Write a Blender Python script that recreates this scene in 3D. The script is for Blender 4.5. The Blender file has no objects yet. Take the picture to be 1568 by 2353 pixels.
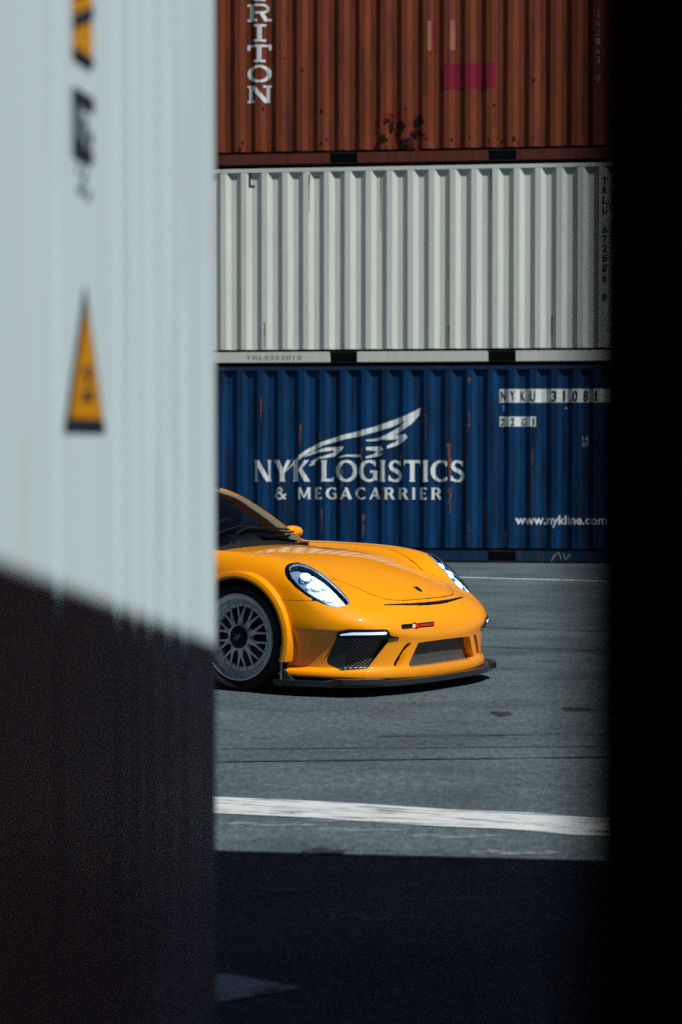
import bpy, bmesh, math, random
import numpy as np
from mathutils import Vector, Matrix
random.seed(7); np.random.seed(7)
R = math.radians
C = bpy.context.scene.collection
SC = bpy.context.scene

# ------------------------------------------------------------------ camera, sky, sun, exposure
cam = bpy.data.cameras.new('camera'); cam_o = bpy.data.objects.new('camera', cam); C.objects.link(cam_o)
cam_o.location = (0, 0, 1.5); cam_o.rotation_euler = (R(90 - 1.678), 0, 0)
cam.sensor_fit = 'HORIZONTAL'; cam.sensor_width = 24.0; cam.lens = 24.0 * 5000 / 1568
cam.clip_start = .02; cam.clip_end = 3000
cam.dof.use_dof = True; cam.dof.focus_distance = 13.3; cam.dof.aperture_fstop = 3.4
cam.dof.aperture_blades = 0
SC.camera = cam_o
SUN_EL, SUN_AZ = 55.6, 40.0      # elevation; degrees from picture-right towards the camera
sd = Vector((math.cos(R(SUN_AZ)) * math.cos(R(SUN_EL)), -math.sin(R(SUN_AZ)) * math.cos(R(SUN_EL)), math.sin(R(SUN_EL))))
W = bpy.data.worlds.new("World"); SC.world = W; W.use_nodes = True
nt = W.node_tree; bg = nt.nodes['Background']
sky = nt.nodes.new('ShaderNodeTexSky'); sky.sky_type = 'NISHITA'; sky.sun_disc = False
sky.sun_elevation = R(SUN_EL); sky.sun_rotation = math.atan2(sd.x, sd.y); sky.air_density = .28; sky.dust_density = .2
nt.links.new(sky.outputs[0], bg.inputs[0]); bg.inputs[1].default_value = .05
sl = bpy.data.lights.new('sun', 'SUN'); sl.energy = 5.0; sl.angle = R(.55); sl.color = (1, .98, .95)
so = bpy.data.objects.new('sun', sl); C.objects.link(so); so.rotation_euler = sd.to_track_quat('Z', 'Y').to_euler()
so.location = sd * 60
SC.view_settings.view_transform = 'Standard'; SC.view_settings.look = 'None'
SC.view_settings.exposure = 0; SC.view_settings.gamma = 1; SC.view_settings.use_curve_mapping = False
SC.cycles.use_denoising = False
SC.cycles.max_bounces = 8; SC.cycles.sample_clamp_indirect = 1.2

# ------------------------------------------------------------------ materials
def mat(name, col, rough=.5, metal=0, coat=0, spec=.5, var=0, vscale=8, stretch=(1, 1, 1), dirt=None, dirt_scale=3, dirt_lo=.55, dirt_hi=.7, bump=0, bscale=60, emit=None, estr=0, col2=None, coat_rough=.03):
    m = bpy.data.materials.new(name); m.use_nodes = True
    n = m.node_tree; b = n.nodes['Principled BSDF']; L = n.links.new
    b.inputs['Base Color'].default_value = (*col, 1); b.inputs['Roughness'].default_value = rough
    b.inputs['Metallic'].default_value = metal; b.inputs['Coat Weight'].default_value = coat
    b.inputs['Coat Roughness'].default_value = coat_rough; b.inputs['Specular IOR Level'].default_value = spec
    if coat == 1: b.inputs['Coat IOR'].default_value = 1.7
    last = None
    def coord(st, sc):
        tc = n.nodes.new('ShaderNodeTexCoord'); mp = n.nodes.new('ShaderNodeMapping'); mp.inputs['Scale'].default_value = st
        L(tc.outputs['Object'], mp.inputs['Vector'])
        t = n.nodes.new('ShaderNodeTexNoise'); t.inputs['Scale'].default_value = sc; t.inputs['Detail'].default_value = 6; t.inputs['Roughness'].default_value = .62
        L(mp.outputs[0], t.inputs['Vector']); return t.outputs['Fac']
    if var or col2:
        f = coord(stretch, vscale); r = n.nodes.new('ShaderNodeValToRGB'); L(f, r.inputs[0])
        c1 = tuple(c * (1 - var) for c in col); c2 = col2 or tuple(min(1, c * (1 + var)) for c in col)
        r.color_ramp.elements[0].position = .32; r.color_ramp.elements[1].position = .68
        r.color_ramp.elements[0].color = (*c1, 1); r.color_ramp.elements[1].color = (*c2, 1); last = r.outputs[0]
    if dirt:
        f = coord(stretch, dirt_scale); r = n.nodes.new('ShaderNodeMapRange'); L(f, r.inputs[0])
        r.inputs[1].default_value = dirt_lo; r.inputs[2].default_value = dirt_hi
        mx = n.nodes.new('ShaderNodeMix'); mx.data_type = 'RGBA'; L(r.outputs[0], mx.inputs[0])
        if last: L(last, mx.inputs[6])
        else: mx.inputs[6].default_value = (*col, 1)
        mx.inputs[7].default_value = (*dirt, 1); last = mx.outputs[2]
    if last: L(last, b.inputs['Base Color'])
    if bump:
        f = coord((1, 1, 1), bscale); bp = n.nodes.new('ShaderNodeBump'); bp.inputs['Strength'].default_value = bump; bp.inputs['Distance'].default_value = .01
        L(f, bp.inputs['Height']); L(bp.outputs[0], b.inputs['Normal'])
    if emit:
        b.inputs['Emission Color'].default_value = (*emit, 1); b.inputs['Emission Strength'].default_value = estr
    return m

M = {}
M['orange'] = mat('orange_paint', (.88, .315, .0), .46, coat=1, spec=.12, var=.03, vscale=2)
M['carbon'] = mat('dark_carbon', (.010, .015, .019), .35, coat=.35, var=.25, vscale=300)
M['black'] = mat('black_plastic', (.005, .006, .007), .5, spec=.3, var=.2, vscale=30)
M['rubber'] = mat('tyre_rubber', (.006, .006, .007), .8, var=.25, vscale=40)
M['rim'] = mat('gunmetal_rim', (.86, .86, .88), .42, metal=.1, var=.12, vscale=30)
M['rimlip'] = mat('polished_lip', (.80, .80, .80), .28, metal=.65, var=.08, vscale=25)
M['steel'] = mat('brake_steel', (.07, .066, .066), .45, metal=1, var=.2, vscale=40)
M['caliper'] = mat('caliper_paint', (.02, .018, .018), .4, var=.1)
M['chrome'] = mat('lamp_chrome', (.40, .58, .80), .22, metal=.55, var=.2, vscale=40)
M['lamp'] = mat('lamp_light', (1, 1, 1), .3, emit=(.60, .84, 1), estr=11)
M['lamp_soft'] = mat('lamp_glow_reflector', (.8, .9, 1), .3, emit=(.45, .70, 1), estr=1.6, var=.02)
M['diffuser'] = mat('lit_diffuser', (.8, .9, 1), .3)
def _dif():
    n = M['diffuser'].node_tree; L = n.links.new; t = n.nodes.new('ShaderNodeTexVoronoi'); t.inputs['Scale'].default_value = 26; tc = n.nodes.new('ShaderNodeTexCoord'); L(tc.outputs['Object'], t.inputs['Vector'])
    r = n.nodes.new('ShaderNodeValToRGB'); e = r.color_ramp.elements; e[0].color = (.42, .76, 1, 1); e[1].color = (.03, .16, .42, 1); e[0].position = .28; e[1].position = .72; L(t.outputs['Distance'], r.inputs[0])
    b = n.nodes['Principled BSDF']; L(r.outputs[0], b.inputs['Emission Color']); b.inputs['Emission Strength'].default_value = .8
_dif()
M['drl'] = mat('daytime_light', (1, 1, 1), .3, emit=(.34, .48, 1), estr=1.15)
M['red_strap'] = mat('red_webbing', (.55, .015, .02), .7, var=.15, vscale=150)
M['white_tag'] = mat('white_tag', (.7, .7, .7), .6, var=.05)
M['leather'] = mat('dash_leather', (.012, .014, .017), .6, var=.2, vscale=60)
M['gold'] = mat('dark_badge', (.03, .025, .02), .3, metal=.6, var=.3, vscale=80)
M['glass_dark'] = None

def glass(name, tint, fres=1.45, dark=.0):
    m = bpy.data.materials.new(name); m.use_nodes = True; n = m.node_tree; L = n.links.new
    n.nodes.remove(n.nodes['Principled BSDF']); out = n.nodes['Material Output']
    t = n.nodes.new('ShaderNodeBsdfTransparent'); t.inputs[0].default_value = (*tint, 1)
    g = n.nodes.new('ShaderNodeBsdfGlossy'); g.inputs['Roughness'].default_value = .015; g.inputs[0].default_value = (1, 1, 1, 1)
    f = n.nodes.new('ShaderNodeFresnel'); f.inputs[0].default_value = fres
    nz = n.nodes.new('ShaderNodeTexNoise'); nz.inputs['Scale'].default_value = 9
    n.nodes.remove(nz)
    mx = n.nodes.new('ShaderNodeMixShader'); L(f.outputs[0], mx.inputs[0]); L(t.outputs[0], mx.inputs[1]); L(g.outputs[0], mx.inputs[2])
    L(mx.outputs[0], out.inputs[0]); return m
M['windscreen'] = glass('windscreen_glass', (.34, .46, .52), 1.9)
M['lens'] = glass('lamp_lens', (.88, .93, .97), 1.45)

def grille_mat(name, kind):
    m = bpy.data.materials.new(name); m.use_nodes = True; n = m.node_tree; L = n.links.new
    b = n.nodes['Principled BSDF']; b.inputs['Roughness'].default_value = .4; b.inputs['Metallic'].default_value = .3
    tc = n.nodes.new('ShaderNodeTexCoord'); res = []
    for ang in ((R(45), R(-45))):
        mp = n.nodes.new('ShaderNodeMapping'); mp.inputs['Rotation'].default_value = (ang, 0, 0); L(tc.outputs['Object'], mp.inputs['Vector'])
        w = n.nodes.new('ShaderNodeTexWave'); w.bands_direction = 'Z'; w.inputs['Scale'].default_value = kind; L(mp.outputs[0], w.inputs['Vector']); res.append(w.outputs['Fac'])
    mm = n.nodes.new('ShaderNodeMath'); mm.operation = 'MULTIPLY'; L(res[0], mm.inputs[0]); L(res[1], mm.inputs[1])
    r = n.nodes.new('ShaderNodeValToRGB'); r.color_ramp.elements[0].position = .22; r.color_ramp.elements[1].position = .42
    r.color_ramp.elements[0].color = (.012, .014, .016, 1); r.color_ramp.elements[1].color = (.20, .205, .205, 1)
    L(mm.outputs[0], r.inputs[0]); L(r.outputs[0], b.inputs['Base Color']); return m
M['grille'] = grille_mat('perforated_grille', 22)
M['grille_fine'] = grille_mat('woven_grille', 30)

# ------------------------------------------------------------------ object helpers
def link(name, me, m=None, parent=None):
    o = bpy.data.objects.new(name, me); C.objects.link(o)
    if m is not None: me.materials.append(m)
    if parent: o.parent = parent
    return o
def mesh(name, V, Fc, m=None, parent=None, smooth=False, sharp=None):
    me = bpy.data.meshes.new(name)
    if isinstance(V, np.ndarray): V = V.tolist()
    if isinstance(Fc, np.ndarray): Fc = Fc.tolist()
    me.from_pydata(V, [], Fc); me.update()
    if smooth:
        me.shade_smooth()
        if sharp: me.set_sharp_from_angle(angle=R(sharp))
    return link(name, me, m, parent)
def empty(name, loc=(0, 0, 0), rz=0, parent=None):
    o = bpy.data.objects.new(name, None); C.objects.link(o); o.location = loc; o.rotation_euler = (0, 0, rz); o.empty_display_size = .2
    if parent: o.parent = parent
    return o
def tag(o, label=None, cat=None, group=None, kind=None):
    if label: o['label'] = label
    if cat: o['category'] = cat
    if group: o['group'] = group
    if kind: o['kind'] = kind
    return o
class MB:
    def __init__(s): s.V = []; s.F = []
    def add(s, V, Fc):
        k = len(s.V); s.V += [tuple(v) for v in V]; s.F += [tuple(i + k for i in f) for f in Fc]; return s
    def box(s, a, b):
        x0, y0, z0 = a; x1, y1, z1 = b
        return s.add([(x0, y0, z0), (x1, y0, z0), (x1, y1, z0), (x0, y1, z0), (x0, y0, z1), (x1, y0, z1), (x1, y1, z1), (x0, y1, z1)],
                     [(0, 3, 2, 1), (4, 5, 6, 7), (0, 1, 5, 4), (1, 2, 6, 5), (2, 3, 7, 6), (3, 0, 4, 7)])
    def hexa(s, bot, top):
        n = len(bot)
        return s.add(list(bot) + list(top), [tuple(range(n))[::-1], tuple(range(n, 2 * n))] + [(i, (i + 1) % n, n + (i + 1) % n, n + i) for i in range(n)])
    def tube(s, pts, r, n=10):
        pts = [Vector(p) for p in pts]; V = []; Fc = []
        rr = r if isinstance(r, (list, tuple)) else [r] * len(pts)
        for i, p in enumerate(pts):
            d = (pts[min(i + 1, len(pts) - 1)] - pts[max(i - 1, 0)]).normalized()
            a = d.cross(Vector((0, 0, 1))) if abs(d.z) < .9 else d.cross(Vector((1, 0, 0))); a.normalize(); b = d.cross(a)
            V += [p + (a * math.cos(t) + b * math.sin(t)) * rr[i] for t in [2 * math.pi * k / n for k in range(n)]]
        for i in range(len(pts) - 1):
            Fc += [(i * n + k, i * n + (k + 1) % n, (i + 1) * n + (k + 1) % n, (i + 1) * n + k) for k in range(n)]
        Fc += [tuple(range(n))[::-1], tuple((len(pts) - 1) * n + k for k in range(n))]
        return s.add(V, Fc)
    def lathe_y(s, prof, n=64, closed=False):      # prof: (radius, y)
        V = []; Fc = []
        for r, y in prof: V += [(r * math.cos(2 * math.pi * k / n), y, r * math.sin(2 * math.pi * k / n)) for k in range(n)]
        m = len(prof)
        for i in range(m if closed else m - 1):
            j = (i + 1) % m
            Fc += [(i * n + k, i * n + (k + 1) % n, j * n + (k + 1) % n, j * n + k) for k in range(n)]
        return s.add(V, Fc)
    def build(s, name, m=None, parent=None, smooth=False, sharp=35, bevel=0):
        o = mesh(name, s.V, s.F, m, parent)
        bm = bmesh.new(); bm.from_mesh(o.data); bmesh.ops.recalc_face_normals(bm, faces=bm.faces)
        if bevel: bmesh.ops.bevel(bm, geom=[e for e in bm.edges if len(e.link_faces) == 2 and e.calc_face_angle(0) > .5], offset=bevel, segments=2, affect='EDGES', clamp_overlap=True)
        bm.to_mesh(o.data); bm.free()
        if smooth or bevel:
            o.data.shade_smooth(); o.data.set_sharp_from_angle(angle=R(sharp))
        return o

# ================================================================== GROUND
def asphalt():
    m = bpy.data.materials.new('asphalt'); m.use_nodes = True; n = m.node_tree; L = n.links.new; b = n.nodes['Principled BSDF']
    b.inputs['Roughness'].default_value = .82; b.inputs['Specular IOR Level'].default_value = .35
    tc = n.nodes.new('ShaderNodeTexCoord')
    def noise(sc, det=4, st=None, rough=.6):
        t = n.nodes.new('ShaderNodeTexNoise'); t.inputs['Scale'].default_value = sc; t.inputs['Detail'].default_value = det; t.inputs['Roughness'].default_value = rough
        if st:
            mp = n.nodes.new('ShaderNodeMapping'); mp.inputs['Scale'].default_value = st; mp.inputs['Rotation'].default_value = (0, 0, R(12)); L(tc.outputs['Object'], mp.inputs[0]); L(mp.outputs[0], t.inputs['Vector'])
        else: L(tc.outputs['Object'], t.inputs['Vector'])
        return t.outputs['Fac']
    def ramp(f, p0, c0, p1, c1):
        r = n.nodes.new('ShaderNodeValToRGB'); L(f, r.inputs[0]); e = r.color_ramp.elements
        e[0].position = p0; e[1].position = p1; e[0].color = (*c0, 1); e[1].color = (*c1, 1); return r.outputs[0]
    def mul(a, c):
        x = n.nodes.new('ShaderNodeMix'); x.data_type = 'RGBA'; x.blend_type = 'MULTIPLY'; x.inputs[0].default_value = 1; L(a, x.inputs[6]); L(c, x.inputs[7]); return x.outputs[2]
    base = ramp(noise(1.1, 6), .3, (.037, .058, .066), .7, (.064, .093, .105))
    grain = ramp(noise(75, 3, rough=.8), .30, (.36, .36, .38), .66, (1.9, 1.88, 1.82))
    stain = ramp(noise(.9, 6, (.9, 1.3, 1)), .34, (.62, .64, .66), .52, (1, 1, 1))
    fleck = n.nodes.new('ShaderNodeTexVoronoi'); fleck.inputs['Scale'].default_value = 55; L(tc.outputs['Object'], fleck.inputs['Vector'])
    fl = ramp(fleck.outputs['Distance'], .10, (2.6, 2.6, 2.5), .20, (1, 1, 1))
    coarse = ramp(noise(20, 3, (1.3, .5, 1), .7), .32, (.62, .62, .63), .68, (1.35, 1.35, 1.33))
    spots = ramp(noise(2.3, 2, (1, .8, 1), .5), .24, (.35, .35, .36), .29, (1, 1, 1))
    L(mul(mul(mul(mul(mul(base, grain), stain), fl), coarse), spots), b.inputs['Base Color'])
    bp = n.nodes.new('ShaderNodeBump'); bp.inputs['Strength'].default_value = .6; bp.inputs['Distance'].default_value = .006
    L(noise(75, 3, rough=.8), bp.inputs['Height']); L(bp.outputs[0], b.inputs['Normal']); return m
M['asphalt'] = asphalt()
tag(mesh('ground', [(-400, -400, 0), (400, -400, 0), (400, 1200, 0), (-400, 1200, 0)], [(0, 1, 2, 3)], M['asphalt']), 'dark grey asphalt of the container yard', 'ground', kind='structure')
def paint_mat(name, col, lo, hi, st):
    m = bpy.data.materials.new(name); m.use_nodes = True; n = m.node_tree; L = n.links.new; b = n.nodes['Principled BSDF']
    b.inputs['Base Color'].default_value = (*col, 1); b.inputs['Roughness'].default_value = .75
    tc = n.nodes.new('ShaderNodeTexCoord'); mp = n.nodes.new('ShaderNodeMapping'); mp.inputs['Scale'].default_value = st; L(tc.outputs['Object'], mp.inputs[0])
    t = n.nodes.new('ShaderNodeTexNoise'); t.inputs['Scale'].default_value = 9; t.inputs['Detail'].default_value = 8; t.inputs['Roughness'].default_value = .7; L(mp.outputs[0], t.inputs['Vector'])
    r = n.nodes.new('ShaderNodeMapRange'); r.inputs[1].default_value = lo; r.inputs[2].default_value = hi; L(t.outputs['Fac'], r.inputs[0])
    L(r.outputs[0], b.inputs['Alpha']); return m
M['line'] = paint_mat('worn_white_paint', (.50, .54, .54), .36, .50, (.35, 2.2, 1))
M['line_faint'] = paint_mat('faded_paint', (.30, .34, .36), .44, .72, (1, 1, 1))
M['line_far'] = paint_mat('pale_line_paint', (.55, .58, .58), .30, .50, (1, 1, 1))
M['skid'] = paint_mat('tyre_rubber_mark', (.016, .02, .022), .42, .75, (.25, 2, 1))
M['oil'] = paint_mat('oil_stain_dark', (.012, .014, .016), .30, .62, (3, 1, 1))
M['tar'] = paint_mat('tar_seam', (.018, .02, .022), .35, .5, (.3, 1, 1))
def strip(name, p, q, w, m, label, cat, z=.004):
    p = Vector(p); q = Vector(q); d = (q - p); L_ = d.length; a = math.atan2(d.y, d.x)
    V = []; n = 24
    for i in range(n + 1):
        j = random.uniform(-.06, .06) * w
        V += [(L_ * i / n, -w / 2 + j, 0), (L_ * i / n, w / 2 + j, 0)]
    o = mesh(name, V, [(2 * i, 2 * i + 2, 2 * i + 3, 2 * i + 1) for i in range(n)], m)
    o.location = (p.x, p.y, z); o.rotation_euler = (0, 0, a); return tag(o, label, cat, kind='structure')
strip('painted_line', (-4.5, 10.45), (1.75, 8.33), .40, M['line'], 'broad worn white line painted across the asphalt before the car', 'road marking')
strip('far_painted_line', (-3, 27.2), (6, 23.1), .12, M['line_far'], 'thin faded line on the asphalt before the blue container', 'road marking')
strip('tar_seam', (-3, 10.15), (5, 10.83), .035, M['tar'], 'dark tar seam running across the asphalt', 'seam')
strip('hairline_seam', (-.6, 10.80), (4, 11.02), .018, M['tar'], 'hairline dark seam across the asphalt just beyond the tar seam', 'seam')
def stain(name, x, y, rx, ry, m, label):
    V = [(0, 0, 0)]; n = 26
    for i in range(n):
        k = random.uniform(.6, 1.1); V.append((rx * k * math.cos(2 * math.pi * i / n), ry * k * math.sin(2 * math.pi * i / n), 0))
    o = mesh(name, V, [(0, i + 1, (i + 1) % n + 1) for i in range(n)], m); o.location = (x, y, .004); return tag(o, label, 'stain', kind='structure')
stain('oil_stain', .911, 12.24, .075, .14, M['oil'], 'small dark oil stain on the asphalt to the right of the car')
stain('oil_stain', 1.36, 12.46, .12, .13, M['oil'], 'dark streaky stain at the right edge of the lit asphalt')
stain('oil_stain', -.055, 8.05, .10, .07, M['oil'], 'dark stain by the edge of the big shadow')
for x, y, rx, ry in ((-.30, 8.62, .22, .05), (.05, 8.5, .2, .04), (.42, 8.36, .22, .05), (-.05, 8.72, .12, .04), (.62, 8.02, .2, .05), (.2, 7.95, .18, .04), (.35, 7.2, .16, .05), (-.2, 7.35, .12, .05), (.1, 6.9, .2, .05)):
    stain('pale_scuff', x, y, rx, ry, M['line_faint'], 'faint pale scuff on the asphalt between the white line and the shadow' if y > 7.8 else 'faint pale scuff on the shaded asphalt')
strip('tyre_mark', (.2, 11.3), (6, 11.62), .09, M['skid'], 'faint dark tyre mark across the asphalt in front of the car', 'tyre mark', .0045)
strip('tyre_mark', (.75, 16.5), (6, 14.6), .16, M['skid'], 'faint dark tyre mark on the asphalt to the right of the car', 'tyre mark', .0045)
strip('tyre_mark', (.9, 18.3), (6, 16.2), .16, M['skid'], 'faint dark tyre mark on the asphalt behind the first one', 'tyre mark', .0045)
sun_patch = mesh('painted_sun_patch', [(-.62, 6.36, .004), (-.11, 6.0, .004), (-.62, 5.62, .004)], [(0, 2, 1)], M['line_far'])  # pale triangle stands for a spot of sun, painted into the shade
tag(sun_patch, 'pale triangle of sunlight painted onto the shaded asphalt', 'road marking', kind='structure')

# ================================================================== SHIPPING CONTAINERS
PITCH, DEP = .278, .036
def corr_profile(L_, phase, x0=.12, pitch=PITCH, dep=DEP, seg=(.072, .068, .070, .068)):
    # fold points (x, depth inwards); phase = x of one outer ridge's centre
    k = pitch / sum(seg); s = [q * k for q in seg]
    lo, hi = -L_ / 2 + x0, L_ / 2 - x0
    pts = [(lo, 0.0)]; n0 = math.floor((lo - phase) / pitch) - 1
    for i in range(n0, n0 + int(L_ / pitch) + 4):
        b = phase + i * pitch - s[0] / 2
        for x, d in ((b, 0.0), (b + s[0], 0.0), (b + s[0] + s[1], dep), (b + s[0] + s[1] + s[2], dep)):
            if lo + .02 < x < hi - .02: pts.append((x, d))
    pts.append((hi, 0.0)); return pts
def prof_y(prof, x):
    return float(np.interp(x, [p[0] for p in prof], [p[1] for p in prof]))
def on_panel(name, polys, prof, yface, m, parent, lift=.002):
    """flat outlines (x, z) cut along the folds and laid on the corrugated panel whose outer face is y = yface (facing -y)"""
    bm = bmesh.new()
    for k, poly in enumerate(polys):
        vs = [bm.verts.new((p[0], -.0002 * k, p[1])) for p in poly['v']]
        for f in poly['f']:
            try: bm.faces.new([vs[i] for i in f])
            except ValueError: pass
    xs = [v.co.x for v in bm.verts]
    for x, _ in prof:
        if min(xs) < x < max(xs):
            bmesh.ops.bisect_plane(bm, geom=list(bm.verts) + list(bm.edges) + list(bm.faces), plane_co=(x, 0, 0), plane_no=(1, 0, 0), dist=1e-6)
    for v in bm.verts: v.co.y += yface + prof_y(prof, v.co.x) - lift
    for f in bm.faces:
        f.normal_update()
        if f.normal.y > 0: f.normal_flip()
    me = bpy.data.meshes.new(name); bm.to_mesh(me); bm.free()
    return link(name, me, m, parent)
def poly(pts):
    from mathutils.geometry import tessellate_polygon
    v = [Vector((p[0], p[1], 0)) for p in pts]
    return {'v': pts, 'f': [tuple(t) for t in tessellate_polygon([v])]}
def rect(x0, z0, x1, z1): return {'v': [(x0, z0), (x1, z0), (x1, z1), (x0, z1)], 'f': [(0, 1, 2, 3)]}
def stroke(pts, w):
    pts = [Vector(p) for p in pts]; ws = w if isinstance(w, (list, tuple)) else [w] * len(pts); V = []
    for i, p in enumerate(pts):
        d = (pts[min(i + 1, len(pts) - 1)] - pts[max(i - 1, 0)]).normalized(); n = Vector((-d.y, d.x))
        V += [tuple(p + n * ws[i] / 2), tuple(p - n * ws[i] / 2)]
    return {'v': V, 'f': [(2 * i, 2 * i + 1, 2 * i + 3, 2 * i + 2) for i in range(len(pts) - 1)]}
def arc(cx, cy, rx, ry, a0, a1, n=20):
    return [(cx + rx * math.cos(R(a0 + (a1 - a0) * i / n)), cy + ry * math.sin(R(a0 + (a1 - a0) * i / n))) for i in range(n + 1)]
def arcw(a0, a1, thick, thin, n=20):
    return [thin + (thick - thin) * abs(math.cos(R(a0 + (a1 - a0) * i / n))) ** 1.2 for i in range(n + 1)]
def stem(x, y0, y1, w, fl=.035):       # flared upright
    h = w / 2
    return poly([(x - h - fl, y0), (x + h + fl, y0), (x + h, y0 + .12), (x + h, y1 - .12), (x + h + fl, y1), (x - h - fl, y1), (x - h, y1 - .12), (x - h, y0 + .12)])
def bez(P, n=18):
    out = []
    for i in range(n + 1):
        t = i / n; a = (1 - t) ** 3; b = 3 * t * (1 - t) ** 2; c = 3 * t * t * (1 - t); d = t ** 3
        out.append((a * P[0][0] + b * P[1][0] + c * P[2][0] + d * P[3][0], a * P[0][1] + b * P[1][1] + c * P[2][1] + d * P[3][1]))
    return out
def glyph(ch, T=.2, t=.11):
    """heavy flared capitals, cap height 1: (width, pieces)"""
    if ch == 'I': return .30, [stem(.15, 0, 1, T)]
    if ch == 'N': return .88, [stem(.14, 0, 1, t), stem(.74, 0, 1, t), poly([(.02, 1), (.27, 1), (.80, 0), (.60, 0)])]
    if ch == 'L': return .62, [stem(.16, 0, 1, T), poly([(.1, 0), (.56, 0), (.60, .22), (.50, .13), (.1, .13)])]
    if ch == 'Y': return .78, [stem(.39, 0, .5, T), poly([(.0, 1), (.25, 1), (.50, .42), (.30, .42)]), poly([(.60, 1), (.78, 1), (.49, .42), (.38, .42)])]
    if ch == 'K': return .80, [stem(.16, 0, 1, T), poly([(.56, 1), (.76, 1), (.40, .55), (.26, .50)]), poly([(.27, .55), (.44, .62), (.82, 0), (.56, 0)])]
    if ch == 'O': return .98, [stroke(arc(.49, .5, .39, .45, 0, 360, 40), arcw(0, 360, T, t, 40))]
    if ch == 'C': return .80, [stroke(arc(.48, .5, .37, .45, 52, 308, 30), arcw(52, 308, T, t, 30)), poly([(.66, .99), (.76, .93), (.76, .72), (.70, .72)]), poly([(.68, .04), (.77, .10), (.77, .24), (.66, .17)])]
    if ch == 'G': return .86, [stroke(arc(.48, .5, .37, .45, 52, 320, 30), arcw(52, 320, T, t, 30)), poly([(.66, .99), (.76, .93), (.76, .72), (.70, .72)]), stem(.74, .06, .50, T * .9, .02), rect(.52, .42, .80, .52)]
    if ch == 'S': 
        c = bez([(.56, .80), (.46, 1.02), (.12, .98), (.14, .72)]) + bez([(.14, .72), (.16, .48), (.58, .52), (.58, .26)])[1:] + bez([(.58, .26), (.56, -.02), (.2, -.04), (.08, .20)])[1:]
        n = len(c); return .68, [stroke(c, [t + (T * .95 - t) * (1 - min(1, abs(i / (n - 1) - .5) * 2.6)) for i in range(n)]), poly([(.52, .96), (.60, .96), (.60, .72), (.53, .74)]), poly([(.04, .04), (.12, .04), (.12, .28), (.05, .28)])]
    if ch == 'T': return .74, [stem(.37, 0, .9, T), poly([(0, 1), (.74, 1), (.74, .76), (.66, .87), (.08, .87), (0, .76)])]
    if ch == 'M': return 1.0, [stem(.12, 0, 1, t), stem(.86, 0, 1, T), poly([(.06, 1), (.26, 1), (.54, .1), (.44, .1)]), poly([(.92, 1), (.74, 1), (.46, .1), (.54, .1)])]
    if ch == 'E': return .62, [stem(.16, 0, 1, T), poly([(.1, 0), (.56, 0), (.60, .22), (.50, .13), (.1, .13)]), poly([(.1, 1), (.56, 1), (.58, .78), (.50, .87), (.1, .87)]), rect(.2, .45, .48, .57)]
    if ch == 'A': return .86, [poly([(.33, 1), (.52, 1), (.86, 0), (.60, 0)]), poly([(.40, 1), (.46, .9), (.14, 0), (.0, 0)]), rect(.2, .26, .66, .37)]
    if ch == 'R': return .78, [stem(.16, 0, 1, T), stroke([(.16, .94)] + arc(.38, .71, .22, .23, 90, -90, 16) + [(.16, .48)], [t] + [t + (T - t) * math.sin(math.pi * i / 16) for i in range(17)] + [t]), poly([(.34, .5), (.52, .52), (.82, 0), (.58, 0)])]
    if ch == '&': return .86, [stroke(arc(.36, .76, .17, .18, -60, 270, 24), t), stroke(arc(.34, .29, .25, .26, 75, 330, 24), [t + .05] * 25), poly([(.26, .62), (.42, .66), (.86, 0), (.62, 0)]), poly([(.62, .42), (.86, .42), (.86, .36), (.66, .20), (.56, .14), (.52, .2)])]
    return .35, []
def lettering(s, x0, x1, z0, h, gap=.08, T=.2, t=.11):
    adv = []; w = 0
    for ch in s:
        g = glyph(ch, T, t); adv.append((w, g)); w += g[0] + gap
    w -= gap; k = (x1 - x0) / w; out = []
    for o, (gw, ps) in adv:
        for p in ps: out.append({'v': [(x0 + (o + a) * k, z0 + b * h) for a, b in p['v']], 'f': p['f']})
    return out
def font_polys(s, x0, x1, z0, h, bold=0.0, width=None):
    cu = bpy.data.curves.new('t', 'FONT'); cu.body = s; cu.offset = bold; cu.resolution_u = 3
    ob = bpy.data.objects.new('t', cu); C.objects.link(ob)
    me = bpy.data.meshes.new_from_object(ob.evaluated_get(bpy.context.evaluated_depsgraph_get()))
    V = [(v.co.x, v.co.y) for v in me.vertices]; Fc = [tuple(p.vertices) for p in me.polygons]
    bpy.data.objects.remove(ob); bpy.data.curves.remove(cu); bpy.data.meshes.remove(me)
    xs = [v[0] for v in V]; ys = [v[1] for v in V]
    base = 0 if min(ys) < -.02 else min(ys); top = max(ys)
    kx = (x1 - x0) / (max(xs) - min(xs)); kz = h / (top - base)
    return {'v': [(x0 + (a - min(xs)) * kx, z0 + (b - base) * kz) for a, b in V], 'f': Fc}
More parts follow.
